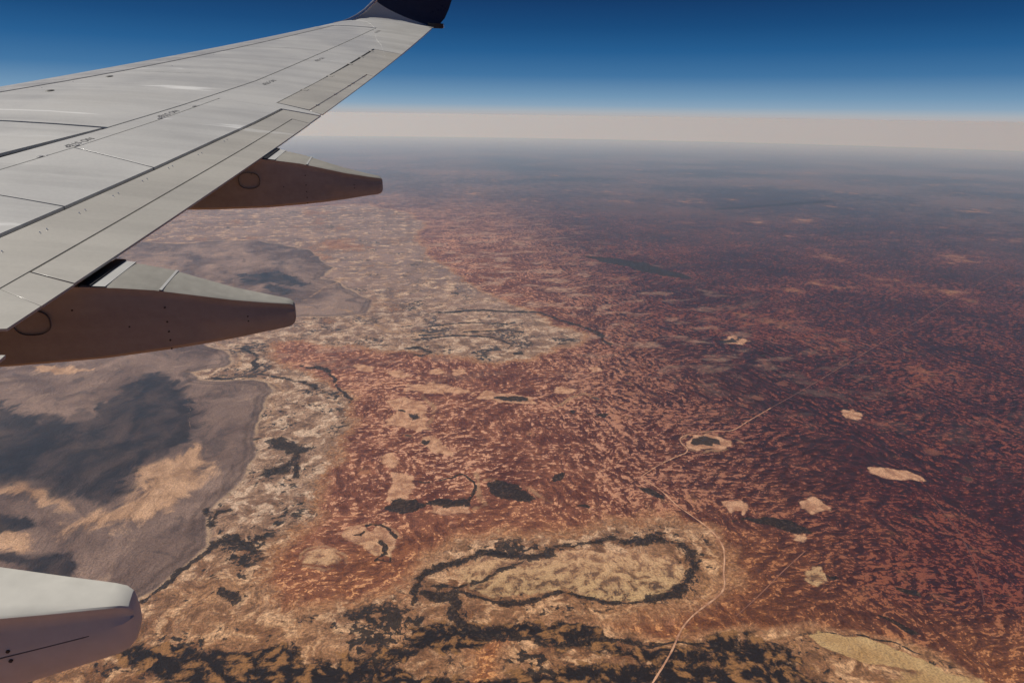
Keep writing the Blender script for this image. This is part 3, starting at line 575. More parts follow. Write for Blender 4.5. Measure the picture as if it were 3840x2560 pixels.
def ribbon(name, pts_km, width, mat, lift, label, wobble=0.0, seed=1):
    rnd = random.Random(seed)
    pts = [Vector((a * 1000, b * 1000, 0)) for a, b in pts_km]
    # smooth resample
    res = []
    for i in range(len(pts) - 1):
        p0 = pts[max(i - 1, 0)]; p1 = pts[i]; p2 = pts[i + 1]; p3 = pts[min(i + 2, len(pts) - 1)]
        L = (p2 - p1).length
        n = max(4, min(60, int(L / 120)))
        for k in range(n):
            t = k / n
            res.append(0.5 * ((2 * p1) + (-p0 + p2) * t + (2 * p0 - 5 * p1 + 4 * p2 - p3) * t * t + (-p0 + 3 * p1 - 3 * p2 + p3) * t ** 3))
    res.append(pts[-1])
    bm = bmesh.new(); prev = None
    for i, q in enumerate(res):
        d = (res[min(i + 1, len(res) - 1)] - res[max(i - 1, 0)]).normalized()
        nrm = Vector((-d.y, d.x, 0)); w = width * (1 + wobble * rnd.uniform(-1, 1)) / 2
        row = []
        for s in (-1, 0, 1):
            c = q + nrm * s * w
            row.append(bm.verts.new((c.x, c.y, surf_z(c.x, c.y) + lift)))
        if prev:
            for k in (0, 1): bm.faces.new((prev[k], prev[k + 1], row[k + 1], row[k]))
        prev = row
    bmesh.ops.recalc_face_normals(bm, faces=bm.faces)
    o = link_mesh(name, bm, mat)
    return tag(o, label, "road", kind="structure")

def dirt_mat(name, c1, c2):
    g = NT(name)
    pos = g.n('ShaderNodeNewGeometry', out='Position')
    n = g.noise(pos, 0.004, 5, 0.6)
    bs = g.n('ShaderNodeBsdfPrincipled', {'Base Color': g.mix(g.ss(n, 0.35, 0.65), c1, c2), 'Roughness': 0.95}, None)
    g.n('ShaderNodeOutputMaterial', {'Surface': bs.outputs[0]})
    return g.m
ribbon("dirt_road", ROAD[:31], 34.0, dirt_mat("pale_dirt", (0.34, 0.155, 0.085), (0.62, 0.36, 0.22)), 6.0,
       "pale winding dirt road from the bottom edge past the big oval pan up to the round playa", 0.3, 3)
ribbon("dirt_road", ROAD[30:], 20.0, dirt_mat("dull_dirt", (0.16, 0.062, 0.042), (0.30, 0.13, 0.085)), 6.0,
       "thin faint straight road running from the round playa to the far right", 0.3, 6)
ribbon("dirt_track", TRACKS[0], 20.0, dirt_mat("red_dirt", (0.20, 0.08, 0.05), (0.32, 0.14, 0.08)), 6.0,
       "faint straight reddish track crossing dark dunes right of the road bend", 0.2, 4)
ribbon("dirt_track", TRACKS[1], 24.0, dirt_mat("maroon_dirt", (0.09, 0.03, 0.022), (0.14, 0.05, 0.035)), 6.0,
       "thin dark red track over the darkest dunes at far right", 0.2, 5)

# ------------------------------------------------------------------ aircraft wing
DIH, FLEX = 0.176231, 0.002942
YK, CK, YT, CT = 5.6, 4.2, 17.16, 1.35
SL = .466 + (CK - CT) / 4 / (YT - YK)
def LE(y): return SL * y
def TE(y): return SL * y + CK + (CT - CK) * (y - YK) / (YT - YK)
def ZW(y): return DIH * (y - 1.9) + FLEX * (y - 1.9) ** 2
def prof(u):
    u = min(max(u, 0.0), 1.0); return 0.1209 * math.sqrt(u) * (1 - u)
def S(x, y):
    c = TE(y) - LE(y); return ZW(y) + c * prof((x - LE(y)) / c)
def XY(y, u): return (LE(y) + u * (TE(y) - LE(y)), y)

M_SKIN = skin_mat("wing_skin_paint", (0.55, 0.545, 0.525))
M_FLAP = skin_mat("flap_paint", (0.475, 0.455, 0.41), 0.4)
M_SLAT = simple_mat("bare_slat_metal", (0.36, 0.36, 0.365), 0.4, 0.15, 0.10, 2.0, (0.5, 3, 1))
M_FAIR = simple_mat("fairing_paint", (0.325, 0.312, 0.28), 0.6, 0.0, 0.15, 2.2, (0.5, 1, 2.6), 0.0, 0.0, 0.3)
M_DARK = simple_mat("gap_shade_paint", (0.010, 0.014, 0.013), 0.95, spec=0.05)  # near-black paint puts the gap shade into the inner structure
M_SEAL_AND_GAP = simple_mat("black_sealant_and_dark_gap", (0.02, 0.02, 0.022), 0.5)
M_INK = simple_mat("stencil_ink", (0.10, 0.10, 0.11), 0.6)
M_NAVY = simple_mat("winglet_navy_paint", (0.032, 0.034, 0.055), 0.30, 0.0, 0.15, 1.5, coat=0.3)
M_TRIM = simple_mat("pale_trim_paint", (0.54, 0.54, 0.52), 0.4)
M_METAL = simple_mat("bright_metal", (0.75, 0.75, 0.76), 0.22, 0.9)

wing = bpy.data.objects.new("airliner_wing", None); COL.objects.link(wing)
tag(wing, "grey airliner wing with upturned dark winglet and three flap fairings, seen from a cabin window", "airplane wing")

def inset(poly, gaps):
    """shrink a polygon (x,y) by per-edge distances; edge i runs from vertex i to i+1"""
    n = len(poly)
    area = sum(poly[i][0] * poly[(i + 1) % n][1] - poly[(i + 1) % n][0] * poly[i][1] for i in range(n))
    sg = 1 if area > 0 else -1
    lines = []
    for i in range(n):
        a = Vector(poly[i]); b = Vector(poly[(i + 1) % n]); d = (b - a).normalized()
        nn = Vector((-d.y, d.x)) * sg
        lines.append((a + nn * gaps[i], d))
    out = []
    for i in range(n):
        (p0, d0), (p1, d1) = lines[i - 1], lines[i]
        cr_ = d0.x * d1.y - d0.y * d1.x
        if abs(cr_) < 1e-3: out.append(p1.copy())
        else:
            w = p1 - p0; t = (w.x * d1.y - w.y * d1.x) / cr_
            out.append(p0 + d0 * t)
    return out

U_CUTS = (0.004, .015, .035, .06, .1, .15, .2, .26, .33, .4, .48, .56, .64, .72, .8, .88, .94)
def panel(name, yu, gap=0.004, thick=0.03, mat=None, parent=None, lift=0.0, tilt=None, bevel=0.0015, gaps=None):
    pts = [XY(y, u) for y, u in yu]
    g = gaps or [gap] * len(pts)
    pts = inset(pts, g)
    bm = bmesh.new()
    f = bm.faces.new([bm.verts.new((q.x, q.y, 0)) for q in pts])
    bmesh.ops.triangulate(bm, faces=[f])
    for k in range(4, 36):
        bmesh.ops.bisect_plane(bm, geom=bm.verts[:] + bm.edges[:] + bm.faces[:], plane_co=(0, k * 0.45, 0), plane_no=(0, 1, 0))
    for u in U_CUTS:
        a = Vector((*XY(2, u), 0)); b = Vector((*XY(16, u), 0)); d = (b - a).normalized()
        bmesh.ops.bisect_plane(bm, geom=bm.verts[:] + bm.edges[:] + bm.faces[:], plane_co=a, plane_no=(-d.y, d.x, 0))
    for v in bm.verts:
        z = S(v.co.x, v.co.y) + lift
        if tilt: z += tilt(v.co.x, v.co.y)
        v.co.z = z
    bmesh.ops.recalc_face_normals(bm, faces=bm.faces)
    if sum(f.normal.z for f in bm.faces) < 0: bmesh.ops.reverse_faces(bm, faces=bm.faces)
    top = bm.faces[:]
    ret = bmesh.ops.extrude_face_region(bm, geom=top)
    for v in [e for e in ret['geom'] if isinstance(e, bmesh.types.BMVert)]:
        pass
    newv = {e for e in ret['geom'] if isinstance(e, bmesh.types.BMVert)}
    # the extruded copy becomes the top; the originals sink to the underside
    for v in bm.verts:
        if v not in newv: v.co.z -= thick
    bmesh.ops.recalc_face_normals(bm, faces=bm.faces)
    return link_mesh(name, bm, mat or M_SKIN, parent or wing, bevel=bevel)

B = [(2.0, .165), (5.0, .175), (8.706, .197), (9.26, .212), (10.0, .224), (11.9, .226), (13.5, .213), (14.5, .208)]
Cc = [(2.0, .61), (5.0, .63), (6.687, .642), (7.557, .660), (8.446, .670), (9.756, .678), (11.578, .645), (14.506, .573)]
Fl = [(2.0, .66), (5.0, .68), (6.445, .688), (7.0, .697), (7.813, .704), (8.846, .705)]
Hl = [(2.0, .845), (5.465, .859), (5.9, .864), (6.713, .873), (7.533, .880), (8.125, .888), (8.707, .891)]
Jl = [(2.0, .944), (5.115, .944), (6.31, .944), (7.32, .946), (8.418, .946)]
Ll = [(8.912, .852), (10.147, .848), (10.979, .840), (12.591, .821)]
Nl = [(8.79, .954), (9.522, .958), (10.814, .965)]
def along(line, y0, y1):
    def at(y):
        for (a, ua), (b, ub) in zip(line, line[1:]):
            if y <= b or (b, ub) == line[-1]:
                return ua + (ub - ua) * (y - a) / (b - a)
    return [(y0, at(y0))] + [q for q in line if y0 + .05 < q[0] < y1 - .05] + [(y1, at(y1))]

# inner structure seen only through the gaps
bm = bmesh.new(); rows = []
us = [0.01, .04, .1, .2, .35, .5, .65, .8, .9, .955]
for y in np.linspace(2.0, 15.3, 30):
    c = TE(y) - LE(y); ring = []
    for u in us: ring.append((LE(y) + u * c, y, S(LE(y) + u * c, y) - 0.034))
    for u in reversed(us): ring.append((LE(y) + u * c, y, ZW(y) - 0.036 - c * 0.16 * math.sqrt(u) * (1 - u) ** 1.2))
    rows.append([bm.verts.new(q) for q in ring])
for a, b in zip(rows, rows[1:]):
    n = len(a)
    for i in range(n): bm.faces.new((a[i], a[(i + 1) % n], b[(i + 1) % n], b[i]))
bm.faces.new(rows[0]); bm.faces.new(rows[-1][::-1])
bmesh.ops.recalc_face_normals(bm, faces=bm.faces)
link_mesh("wing_box", bm, M_DARK, wing)

# leading edge slats
for y0, y1 in ((2.0, 5.2), (5.2, 8.5), (8.5, 11.75), (11.75, 14.5)):
    fr = [(y0, 0.0), (y1, 0.0)]
    bk = along(B, y0, y1)[::-1]
    panel("slat", fr + bk, 0.004, 0.05, M_SLAT, lift=0.004, bevel=0.003)
# upper skins
panel("skin_panel", along(B, 7.62, 14.52) + along(Cc, 7.57, 14.5)[::-1], 0.011, 0.02, M_SKIN)
inner_c = [(y, u - 0.006 - 0.012 * min(1, max(0, (7.57 - y)))) for y, u in along(Cc, 2.0, 7.55)]
panel("skin_panel", along(B, 2.0, 7.6) + inner_c[::-1], 0.006, 0.02, M_SKIN)
rear = (along(Cc, 2.0, 14.53) + [(14.56, .205), (14.53, 0.0), (15.34, 0.0), (15.34, 1.0), (12.50, 1.0), (12.591, .821)]
        + along(Ll, 8.912, 12.591)[::-1][1:] + [(8.78, .955), (8.69, .998), (8.637, .998), (8.707, .891), (8.846, .705)] + along(Fl, 2.0, 8.84)[::-1][1:])
gp = [0.008] * len(rear)
panel("rear_skin_panel", rear, 0.004, 0.022, M_SKIN, gaps=[0.006] * len(rear))
# spoilers
ys = [2.0, 3.35, 4.3, 5.2, 6.1, 7.0, 8.846]
for a, b in zip(ys, ys[1:]):
    k = 0.295 if b > 8 else 0.28
    a2, b2 = a - 0.19 - 0.1 * (a > 6.5), b - (0.139 if b > 8 else 0.19 + 0.1 * (b > 6.5))
    a2 = max(a2, 2.0)
    top = along(Fl, a, b); bot = along(Hl, a2, b2)
    panel("spoiler", top + bot[::-1], 0.005, 0.02, M_SKIN, lift=0.003, gaps=[0.009] * (len(top) - 1) + [0.006] + [0.015] * (len(bot) - 1) + [0.006])
# flaps
fore = along(Hl, 5.0, 8.707) + [(8.637, .998), (8.342, .998), (8.418, .946)] + along(Jl, 4.75, 8.4)[::-1]
panel("flap_fore_segment", fore, 0.004, 0.014, M_FLAP, lift=-0.006)
panel("flap_fore_segment", along(Hl, 2.0, 5.0) + [(4.75, .944)] + [(2.0, .944)], 0.002, 0.014, M_FLAP, lift=-0.006)
panel("flap_aft_segment", along(Jl, 5.11, 8.418) + [(8.342, 1.0), (5.02, 1.0)], 0.006, 0.012, M_FLAP, lift=-0.006)
panel("flap_aft_segment", [(4.93, .944), (5.11, .944), (5.02, 1.0), (4.80, 1.0)], 0.0015, 0.012, M_FLAP, lift=-0.007)
panel("flap_aft_segment", [(4.55, .944), (4.93, .944), (4.80, 1.0), (4.60, 1.0)], 0.0015, 0.012, M_FLAP, lift=-0.006)
panel("inboard_flap", [(2.0, .95), (4.40, .95), (4.40, 1.03), (2.0, 1.10)], 0.004, 0.012, M_FLAP, lift=-0.012)
# aileron and tab
ail = along(Ll, 8.912, 12.591) + [(12.50, 1.0), (10.757, 1.0), (10.814, .965)] + along(Nl, 8.79, 10.8)[::-1]
gg = [0.004] * len(ail)
gg[0] = 0.006; gg[1] = 0.026; gg[2] = 0.026; gg[3] = 0.012; gg[5] = 0.008; gg[6] = 0.006; gg[-1] = 0.010
aileron = panel("aileron", ail, 0.004, 0.014, M_FLAP, gaps=gg)
tab = panel("trim_tab", along(Nl, 8.79, 10.814) + [(10.757, 1.0), (8.69, 1.0)], 0.004, 0.010, M_FLAP, gaps=[0.012, 0.012, 0.004, 0.0, 0.004])

def box(bm, c, d, ax=None):
    m = Matrix.Translation(Vector(c)) @ (ax.to_4x4() if ax else Matrix.Identity(4)) @ Matrix.Diagonal((*d, 1))
    bmesh.ops.create_cube(bm, size=1.0, matrix=m)

def on_wing(y, u, dz=0.0):
    x, yy = XY(y, u); return Vector((x, yy, S(x, yy) + dz))
def frame_at(y, u):
    x, yy = XY(y, u)
    e = 0.01
    tx = Vector((e, 0, S(x + e, yy) - S(x, yy))).normalized()
    sp = (Vector((*XY(y + .1, u), 0)) - Vector((x, yy, 0)))
    ty = Vector((sp.x, sp.y, S(x + sp.x, yy + sp.y) - S(x, yy))).normalized()
    nz = tx.cross(ty).normalized()
    tx = ty.cross(nz)
    return Matrix((tx, ty, nz)).transposed()

# hinge brackets along the spoiler line, the aileron line and the tab line
for y in (5.15, 5.9, 6.75, 7.05, 7.95, 8.45):
    u = along(Fl, 2.0, y)[-1][1]
    bm = bmesh.new(); ax = frame_at(y, u)
    box(bm, on_wing(y, u - .004, .003), (.022, .04, .006), ax); box(bm, on_wing(y + .03, u + .001, .002), (.012, .03, .006), ax)
    link_mesh("hinge_bracket", bm, M_SLAT, wing, smooth=False, bevel=.002)
for y in (9.6, 10.45, 11.3, 11.85, 12.4):
    u = along(Ll, 8.912, y)[-1][1]
    bm = bmesh.new(); ax = frame_at(y, u)
    box(bm, on_wing(y, u + .006, -.002), (.07, .07, .010), ax)
    link_mesh("hinge_bracket", bm, M_FLAP, wing, smooth=False, bevel=.002)
for y in (9.0, 9.55, 10.05, 10.2, 10.65):
    u = along(Nl, 8.79, y)[-1][1]
    bm = bmesh.new(); ax = frame_at(y, u)
    box(bm, on_wing(y, u + .002, .004), (.03, .012, .008), ax); box(bm, on_wing(y + .04, u + .003, .002), (.014, .02, .005), ax)
    link_mesh("tab_hinge", bm, M_METAL, wing, smooth=False, bevel=.0015)
# fastener heads in rows
def fasteners(name, spots, r=0.006, mat=None):
    for y, u in spots:
        bm = bmesh.new(); ax = frame_at(y, u)
        bmesh.ops.create_cone(bm, cap_ends=True, segments=8, radius1=r, radius2=r * .6, depth=0.004, matrix=Matrix.Translation(on_wing(y, u, 0.000)) @ ax.to_4x4())
        link_mesh(name, bm, mat or M_METAL, wing, smooth=False)
fasteners("fastener", [(y + d, .888 + .006 * (y > 7)) for y in (5.25, 5.55, 5.85, 6.15, 6.45, 6.75, 7.1, 7.5) for d in (0, .05)], .004)
fasteners("fastener", [(9.25, .24), (10.3, .30), (8.9, .245), (11.2, .26), (14.6, .21), (14.66, .215)], .005)
fasteners("fastener", [(9.62, .868), (10.47, .866), (11.33, .858), (11.9, .85)], .008)
# pale sealed chordwise joints in the upper skin
for y, u0, u1 in ((11.95, .24, .42), (12.0, .42, .60), (9.9, .30, .44)):
    bm = bmesh.new(); prev = None
    for u in np.linspace(u0, u1, 10):
        x, yy = XY(y, u); row = [bm.verts.new((x, yy + d, S(x, yy + d) + e)) for d, e in ((-.012, -.002), (-.010, .002), (.010, .002), (.012, -.002))]
        if prev:
            for k in range(3): bm.faces.new((prev[k], prev[k + 1], row[k + 1], row[k]))
        prev = row
    bmesh.ops.recalc_face_normals(bm, faces=bm.faces)
    link_mesh("sealed_joint", bm, M_TRIM, wing, smooth=False)
# dark drain vents near the leading edge
for y, u in ((8.75, .30), (9.55, .27)):
    bm = bmesh.new(); bmesh.ops.create_uvsphere(bm, u_segments=12, v_segments=6, radius=1)
    bmesh.ops.transform(bm, matrix=Matrix.Translation(on_wing(y, u, .001)) @ frame_at(y, u).to_4x4() @ Matrix.Diagonal((.03, .045, .006, 1)), verts=bm.verts)
    link_mesh("drain_vent", bm, M_SEAL_AND_GAP, wing)

# stencils, draped over the skin; read from the leading edge side
def stencil(txt, y, u, size, squeeze=1.0, mat=None):
    cu = bpy.data.curves.new("stencil_text", 'FONT'); cu.body = txt; cu.size = size; cu.align_x = 'CENTER'; cu.align_y = 'CENTER'
    tmp = bpy.data.objects.new("stencil_tmp", cu); COL.objects.link(tmp)
    dg = bpy.context.evaluated_depsgraph_get(); dg.update()
    me = bpy.data.meshes.new_from_object(tmp.evaluated_get(dg))
    bpy.data.objects.remove(tmp); bpy.data.curves.remove(cu)
    o0 = on_wing(y, u); ax = frame_at(y, u)
    tx, ty, nz = ax.col[0], ax.col[1], ax.col[2]
    for v in me.vertices:
        q = o0 + (-ty) * v.co.x * squeeze + tx * (v.co.y) * -1.0 * -1.0
        v.co = (q.x, q.y, S(q.x, q.y) + 0.0025)
    me.materials.clear(); me.materials.append(mat or M_INK)
    o = bpy.data.objects.new("stencil", me); COL.objects.link(o); o.parent = wing
    return o
stencil("NO STEP", 7.13, .683, .072)
stencil("NO STEP", 8.12, .690, .075)
stencil("NO STEP", 9.75, .72, .075)
stencil("NO STEP", 11.35, .695, .075)
stencil("NO STEP", 14.15, .64, .075)

# flap track fairings
def fairing(yc, xt, zt, mat=None, oval=1.04):
    """xt, zt: aft tip x and top z at the tip"""
    # t behind tip, top z rel, bottom z rel, half width body, half width top
    st = [(0.000, -.030, -.098, .022, .018), (.006, -.014, -.116, .028, .024), (.020, -.004, -.130, .036, .030), (.045, 0.003, -.138, .041, .035),
          (.16, .026, -.150, .058, .052), (.31, .058, -.168, .078, .074), (.48, .104, -.184, .100, .098), (.63, .145, -.194, .118, .120), (.78, .172, -.202, .134, .138),
          (.90, .188, -.208, .146, .150), (1.08, .196, -.212, .150, .154), (1.3, .190, -.215, .158, .160), (1.5, .12, -.212, .160, .158), (1.8, .0, -.200, .155, .14), (2.1, -.02, -.170, .15, .13), (2.6, -.03, -.09, .09, .06), (2.75, -.04, -.06, .03, .02)]
    bm = bmesh.new(); rows = []
    for t, zu, zb, wb, wtp in st:
        h = zu - zb; r = min(.03, h * .25); sh = min(.06, h * .30); gv = .005 * min(1, max(0, (.82 - t) / .35)) * min(1, t / .1)
        half = [(wtp * .5, zu + .002), (wtp * .92, zu), (wtp, zu - .003), (wtp * .985, zu - .010), (min(wb, wtp) * .97 - gv, zu - sh * .42), (min(wb, wtp) * .975 - gv * .8, zu - sh * .85), (wb, (zu + zb) * .5 + .02), (wb * .98, zb + r), (wb * .82, zb + r * .25), (wb * .4, zb)]
        ring = half + [(-a, b) for a, b in reversed(half)]
        shear = 0.27 * min(1.0, max(0.0, (t - .3) / .6)) if t <= .93 else .27
        rows.append([bm.verts.new((xt - t + a * shear, yc + a, zt + b + a * .20)) for a, b in ring])
    for a, b in zip(rows, rows[1:]):
        n = len(a)
        for i in range(n): bm.faces.new((a[i], a[(i + 1) % n], b[(i + 1) % n], b[i]))
    bm.faces.new(rows[0]); bm.faces.new(rows[-1][::-1])
    bmesh.ops.recalc_face_normals(bm, faces=bm.faces)
    f = link_mesh("flap_fairing", bm, mat or M_FAIR, wing, angle=28)
    def dot(t, zf, r=.006):
        bm = bmesh.new(); k = np.interp(t, [s[0] for s in st], [s[3] for s in st])
        za = np.interp(t, [s[0] for s in st], [s[1] for s in st]); zb_ = np.interp(t, [s[0] for s in st], [s[2] for s in st])
        bmesh.ops.create_cone(bm, cap_ends=True, segments=10, radius1=r, radius2=r, depth=0.004,
                              matrix=Matrix.Translation((xt - t - k * .27 * min(1, max(0, (t - .3) / .6)), yc - k - .0005, zt + za + (zb_ - za) * zf - k * .2)) @ Matrix.Rotation(math.pi / 2, 4, 'X'))
        link_mesh("bolt", bm, M_SEAL_AND_GAP, f, smooth=False)
    for zf in (.27, .5, .66, .8, .94): dot(.60, zf, .0045)
    dot(.235, .42, .004); dot(.235, .55, .004); dot(.76, .55, .004); dot(.98, .30, .004)
    ts = [s[0] for s in st]
    def strip(name, t0, t1, dz, mat, side=1.0):
        bm = bmesh.new(); rows_ = []
        for tt, d2 in ((t0, -.004), (t0, dz), (t1, dz), (t1, -.004)):
            w2 = np.interp(tt, ts, [s[4] for s in st]); zz = np.interp(tt, ts, [s[1] for s in st])
            sh_ = 0.27 * min(1.0, max(0.0, (tt - .3) / .6))
            rows_.append([bm.verts.new((xt - tt + a * sh_ * w2, yc + a * w2, zt + zz + d2 + a * w2 * .20)) for a in np.linspace(-side, side, 5)])
        for a, b in zip(rows_, rows_[1:]):
            for k in range(4): bm.faces.new((a[k], a[k + 1], b[k + 1], b[k]))
        bmesh.ops.recalc_face_normals(bm, faces=bm.faces)
        return link_mesh(name, bm, mat, f, smooth=False)
    te = xt - TE(yc)
    strip("seam_strip", te - .30, te - .288, .004, M_TRIM)
    strip("attach_strip", te - .075, te - .022, .004, M_TRIM)
    strip("dark_gap_strip", te - .021, te + .03, .010, M_SEAL_AND_GAP, 1.02)  # black strip painting the dark open gap at the trailing edge
    # oval access panel outline on the inboard side
    bm = bmesh.new(); nseg = 28; ring_o, ring_i = [], []
    for k in range(nseg):
        a = 2 * math.pi * k / nseg
        ex = (abs(math.cos(a)) ** .8) * math.copysign(1, math.cos(a)); ez = (abs(math.sin(a)) ** .8) * math.copysign(1, math.sin(a))
        for lst, s in ((ring_o, 1.0), (ring_i, .975)):
            lst.append(bm.verts.new((xt - oval + ex * .080 * s, yc - .1625, zt - .010 + ez * .062 * s)))
    for k in range(nseg): bm.faces.new((ring_o[k], ring_o[(k + 1) % nseg], ring_i[(k + 1) % nseg], ring_i[k]))
    ret = bmesh.ops.extrude_face_region(bm, geom=bm.faces[:])
    for v in [e for e in ret['geom'] if isinstance(e, bmesh.types.BMVert)]: v.co.y += .02
    bmesh.ops.recalc_face_normals(bm, faces=bm.faces)
    link_mesh("access_panel_rim", bm, M_INK, f, smooth=False)
    return f
def side_seam(f, yc, xt, zt, t0, t1, z0, z1):
    bm = bmesh.new(); prev = None
    for t in np.linspace(t0, t1, 12):
        w = np.interp(t, [0.0, .045, .31, .63, .9], [.024, .041, .078, .118, .146]); z = z0 + (z1 - z0) * (t - t0) / (t1 - t0)
        x = xt - t - w * .27 * min(1, max(0, (t - .3) / .6)); row = []
        for dy, dz in ((-.0012, .0013), (-.0012, -.0013), (.01, -.0013), (.01, .0013)): row.append(bm.verts.new((x, yc - w + dy, zt + z + dz - w * .2)))
        if prev:
            for k in range(4): bm.faces.new((prev[k], prev[(k + 1) % 4], row[(k + 1) % 4], row[k]))
        prev = row
    bmesh.ops.recalc_face_normals(bm, faces=bm.faces)
    link_mesh("panel_seam", bm, M_INK, f, smooth=False)
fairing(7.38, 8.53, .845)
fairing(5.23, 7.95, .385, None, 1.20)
side_seam(fairing(3.03, 7.765, .305, simple_mat("bounce_lit_fairing_paint", (0.62, 0.60, 0.54), 0.5, 0.0, 0.10, 2.5, (0.7, 1, 2), spec=0.4)), 3.03, 7.765, .305, .02, .9, -.055, -.06)  # lighter paint stands in for fuselage bounce light on this fairing

# winglet: fillet in wing paint, then the dark blade
def loft(name, secs, mat, thick=.03, nu=14):
    bm = bmesh.new(); rows = []
    for i, (a, b, ctr, *sg_) in enumerate(secs):
        sag = sg_[0] if sg_ else 0.0
        a, b = Vector(a), Vector(b); ch = (b - a)
        # direction away from the blade's inner face
        nrm = Vector(ctr).normalized(); ring = []
        for k in range(nu + 1):
            u = k / nu; ring.append(a + ch * (u ** 1.6) + nrm * (-thick * 1.1 * math.sqrt(u ** 1.6) * (1 - u ** 1.6)) - Vector((0, 0, sag * 4 * (u ** 1.1) * (1 - u ** 1.1))))
        for k in range(nu - 1, 0, -1):
            u = k / nu; ring.append(a + ch * (u ** 1.6) + nrm * (thick * 3.0 * math.sqrt(u ** 1.6) * (1 - u ** 1.6) + .006) - Vector((0, 0, sag * 4 * (u ** 1.1) * (1 - u ** 1.1))))
        rows.append([bm.verts.new(q) for q in ring])
    for a, b in zip(rows, rows[1:]):
        n = len(a)
        for i in range(n): bm.faces.new((a[i], a[(i + 1) % n], b[(i + 1) % n], b[i]))
    bm.faces.new(rows[0]); bm.faces.new(rows[-1][::-1])
    bmesh.ops.recalc_face_normals(bm, faces=bm.faces)
    return link_mesh(name, bm, mat, wing, angle=60)
base_l = (LE(15.34), 15.34, ZW(15.34)); base_t = (TE(15.34), 15.34, ZW(15.34))
def nv(deg): return (0, math.sin(math.radians(deg)), -math.cos(math.radians(deg)))
loft("winglet_fillet", [(base_l, base_t, nv(10)), ((8.22, 15.45, ZW(15.45) + .01), (9.90, 15.42, 2.908), nv(14)), ((8.36, 15.56, 3.005), (9.91, 15.47, 2.915), nv(25)),
      ((8.50, 15.65, 3.085), (9.93, 15.53, 2.925), nv(38), .02), ((8.66, 15.73, 3.20), (9.945, 15.58, 2.938), nv(52), .045), ((8.87, 15.82, 3.40), (9.96, 15.62, 2.955), nv(66), .07)], M_SKIN, .02)
loft("winglet", [((8.87, 15.82, 3.40), (9.96, 15.62, 2.955), nv(66), .07), ((8.93, 15.845, 3.48), (10.08, 15.68, 3.01), nv(74), .05), ((9.00, 15.88, 3.58), (10.19, 15.75, 3.13), nv(79), .03), ((9.10, 15.92, 3.74), (10.28, 15.81, 3.30), nv(79)), ((9.22, 15.96, 3.90), (10.37, 15.88, 3.52), nv(80)), ((9.9, 16.22, 4.9), (10.75, 16.2, 4.85), nv(80)), ((10.15, 16.32, 5.3), (10.8, 16.30, 5.25), nv(80))], M_NAVY, .02)
# polished leading edge of the fillet and blade
bm = bmesh.new(); prev = None
lep = [(LE(15.2), 15.2, ZW(15.2)), base_l, (8.22, 15.45, ZW(15.45) + .01), (8.36, 15.56, 3.005), (8.50, 15.65, 3.085), (8.66, 15.73, 3.20), (8.87, 15.82, 3.40), (8.93, 15.845, 3.48), (9.00, 15.88, 3.58), (9.22, 15.96, 3.90), (9.9, 16.22, 4.9), (10.15, 16.32, 5.3)]
for i, q in enumerate(lep):
    q = Vector(q); d = (Vector(lep[min(i + 1, len(lep) - 1)]) - Vector(lep[max(i - 1, 0)])).normalized()
    a1 = d.cross(Vector((0, .4, 1))).normalized(); a2 = d.cross(a1)
    r_ = .034 if 0 < i < 11 else .012
    ring = [bm.verts.new(q + (a1 * math.cos(k * math.pi / 5) + a2 * math.sin(k * math.pi / 5)) * r_) for k in range(10)]
    if prev:
        for k in range(10): bm.faces.new((prev[k], prev[(k + 1) % 10], ring[(k + 1) % 10], ring[k]))
    prev = ring
bmesh.ops.recalc_face_normals(bm, faces=bm.faces)
link_mesh("winglet_leading_edge", bm, M_METAL, wing)
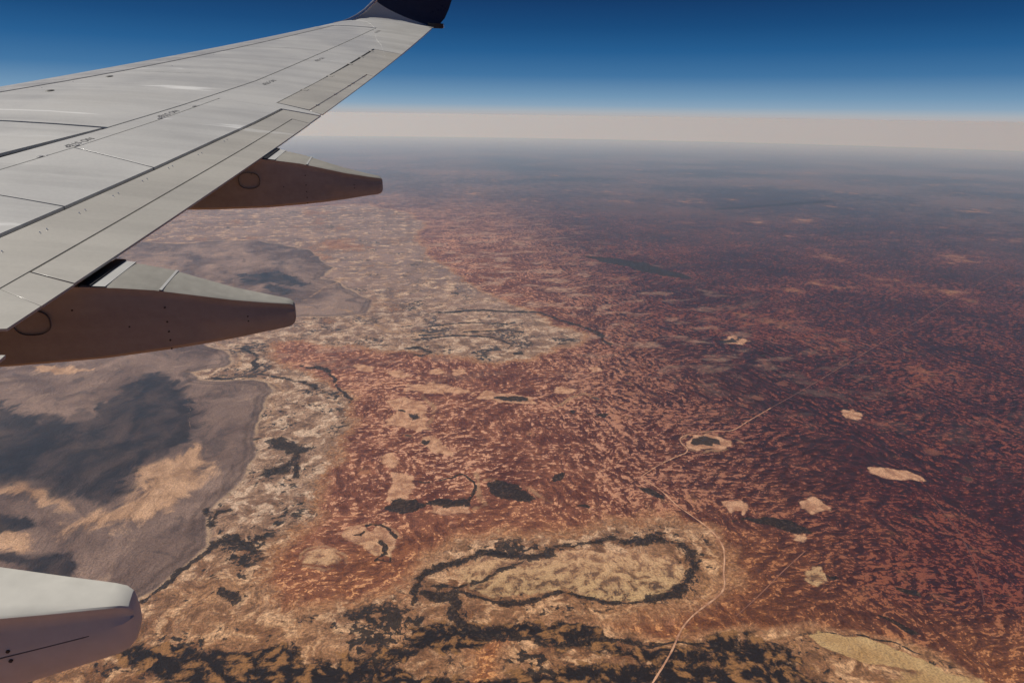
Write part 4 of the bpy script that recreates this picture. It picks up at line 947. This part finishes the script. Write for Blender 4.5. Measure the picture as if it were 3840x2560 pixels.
# winglet glint painted as a wandering bright ribbon across tip skin and aileron
def glint_ribbon(pts, w):
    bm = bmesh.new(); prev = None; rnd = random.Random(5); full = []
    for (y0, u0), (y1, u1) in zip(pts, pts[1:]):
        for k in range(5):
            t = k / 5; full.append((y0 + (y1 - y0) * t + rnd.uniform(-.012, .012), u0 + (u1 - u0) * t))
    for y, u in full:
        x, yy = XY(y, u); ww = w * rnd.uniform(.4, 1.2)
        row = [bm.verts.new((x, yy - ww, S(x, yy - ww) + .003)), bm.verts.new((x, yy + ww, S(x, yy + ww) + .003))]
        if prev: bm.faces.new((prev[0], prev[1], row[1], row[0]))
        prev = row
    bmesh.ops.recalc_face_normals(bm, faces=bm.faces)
    link_mesh("painted_glint_line", bm, M_GLINT, wing)
M_GLINT = simple_mat("painted_glint", (0.92, 0.92, 0.9), 0.3)
glint_ribbon([(15.2, .13), (15.25, .27), (15.1, .38), (14.85, .47), (14.5, .56), (13.95, .66), (13.4, .74), (12.95, .83), (12.5, .89), (12.1, .94)], .03)

# strobe housing and static wick at the tip's trailing edge
bm = bmesh.new()
box(bm, (9.99, 15.64, 2.978), (.30, .05, .085))
strobe = link_mesh("strobe_housing", bm, M_SEAL_AND_GAP, wing, bevel=.008)
bm = bmesh.new(); box(bm, (10.148, 15.64, 2.985), (.016, .04, .075)); link_mesh("strobe_lens", bm, M_METAL, strobe, bevel=.004)
bm = bmesh.new()
box(bm, (9.93, 15.33, ZW(15.33) + .004), (.30, .012, .010))
link_mesh("static_wick", bm, M_SEAL_AND_GAP, wing, bevel=.002)

# ------------------------------------------------------------------ desert haze
hz = 1500e3
bm = bmesh.new()
zb, ztop = -45000.0, 9.0
m_ = Matrix.Translation((0, 0, (zb + ztop) / 2)) @ Matrix.Diagonal((2 * hz, 2 * hz, ztop - zb, 1))
bmesh.ops.create_cube(bm, size=1.0, matrix=m_)
gm = NT("haze_volume")
vol = gm.n('ShaderNodeVolumePrincipled', {'Color': HAZE_COL if 'HAZE_COL' in globals() else (0.36, 0.63, 1.0), 'Density': 1.0 / 190e3, 'Anisotropy': 0.18}, None)
vol.inputs['Absorption Color'].default_value = (1, 1, 1, 1)
gm.n('ShaderNodeOutputMaterial', {'Volume': vol.outputs[0]})
haze = link_mesh("haze", bm, gm.m, smooth=False)
tag(haze, "thin blue-grey desert haze thickening towards the horizon", "haze", kind="stuff")
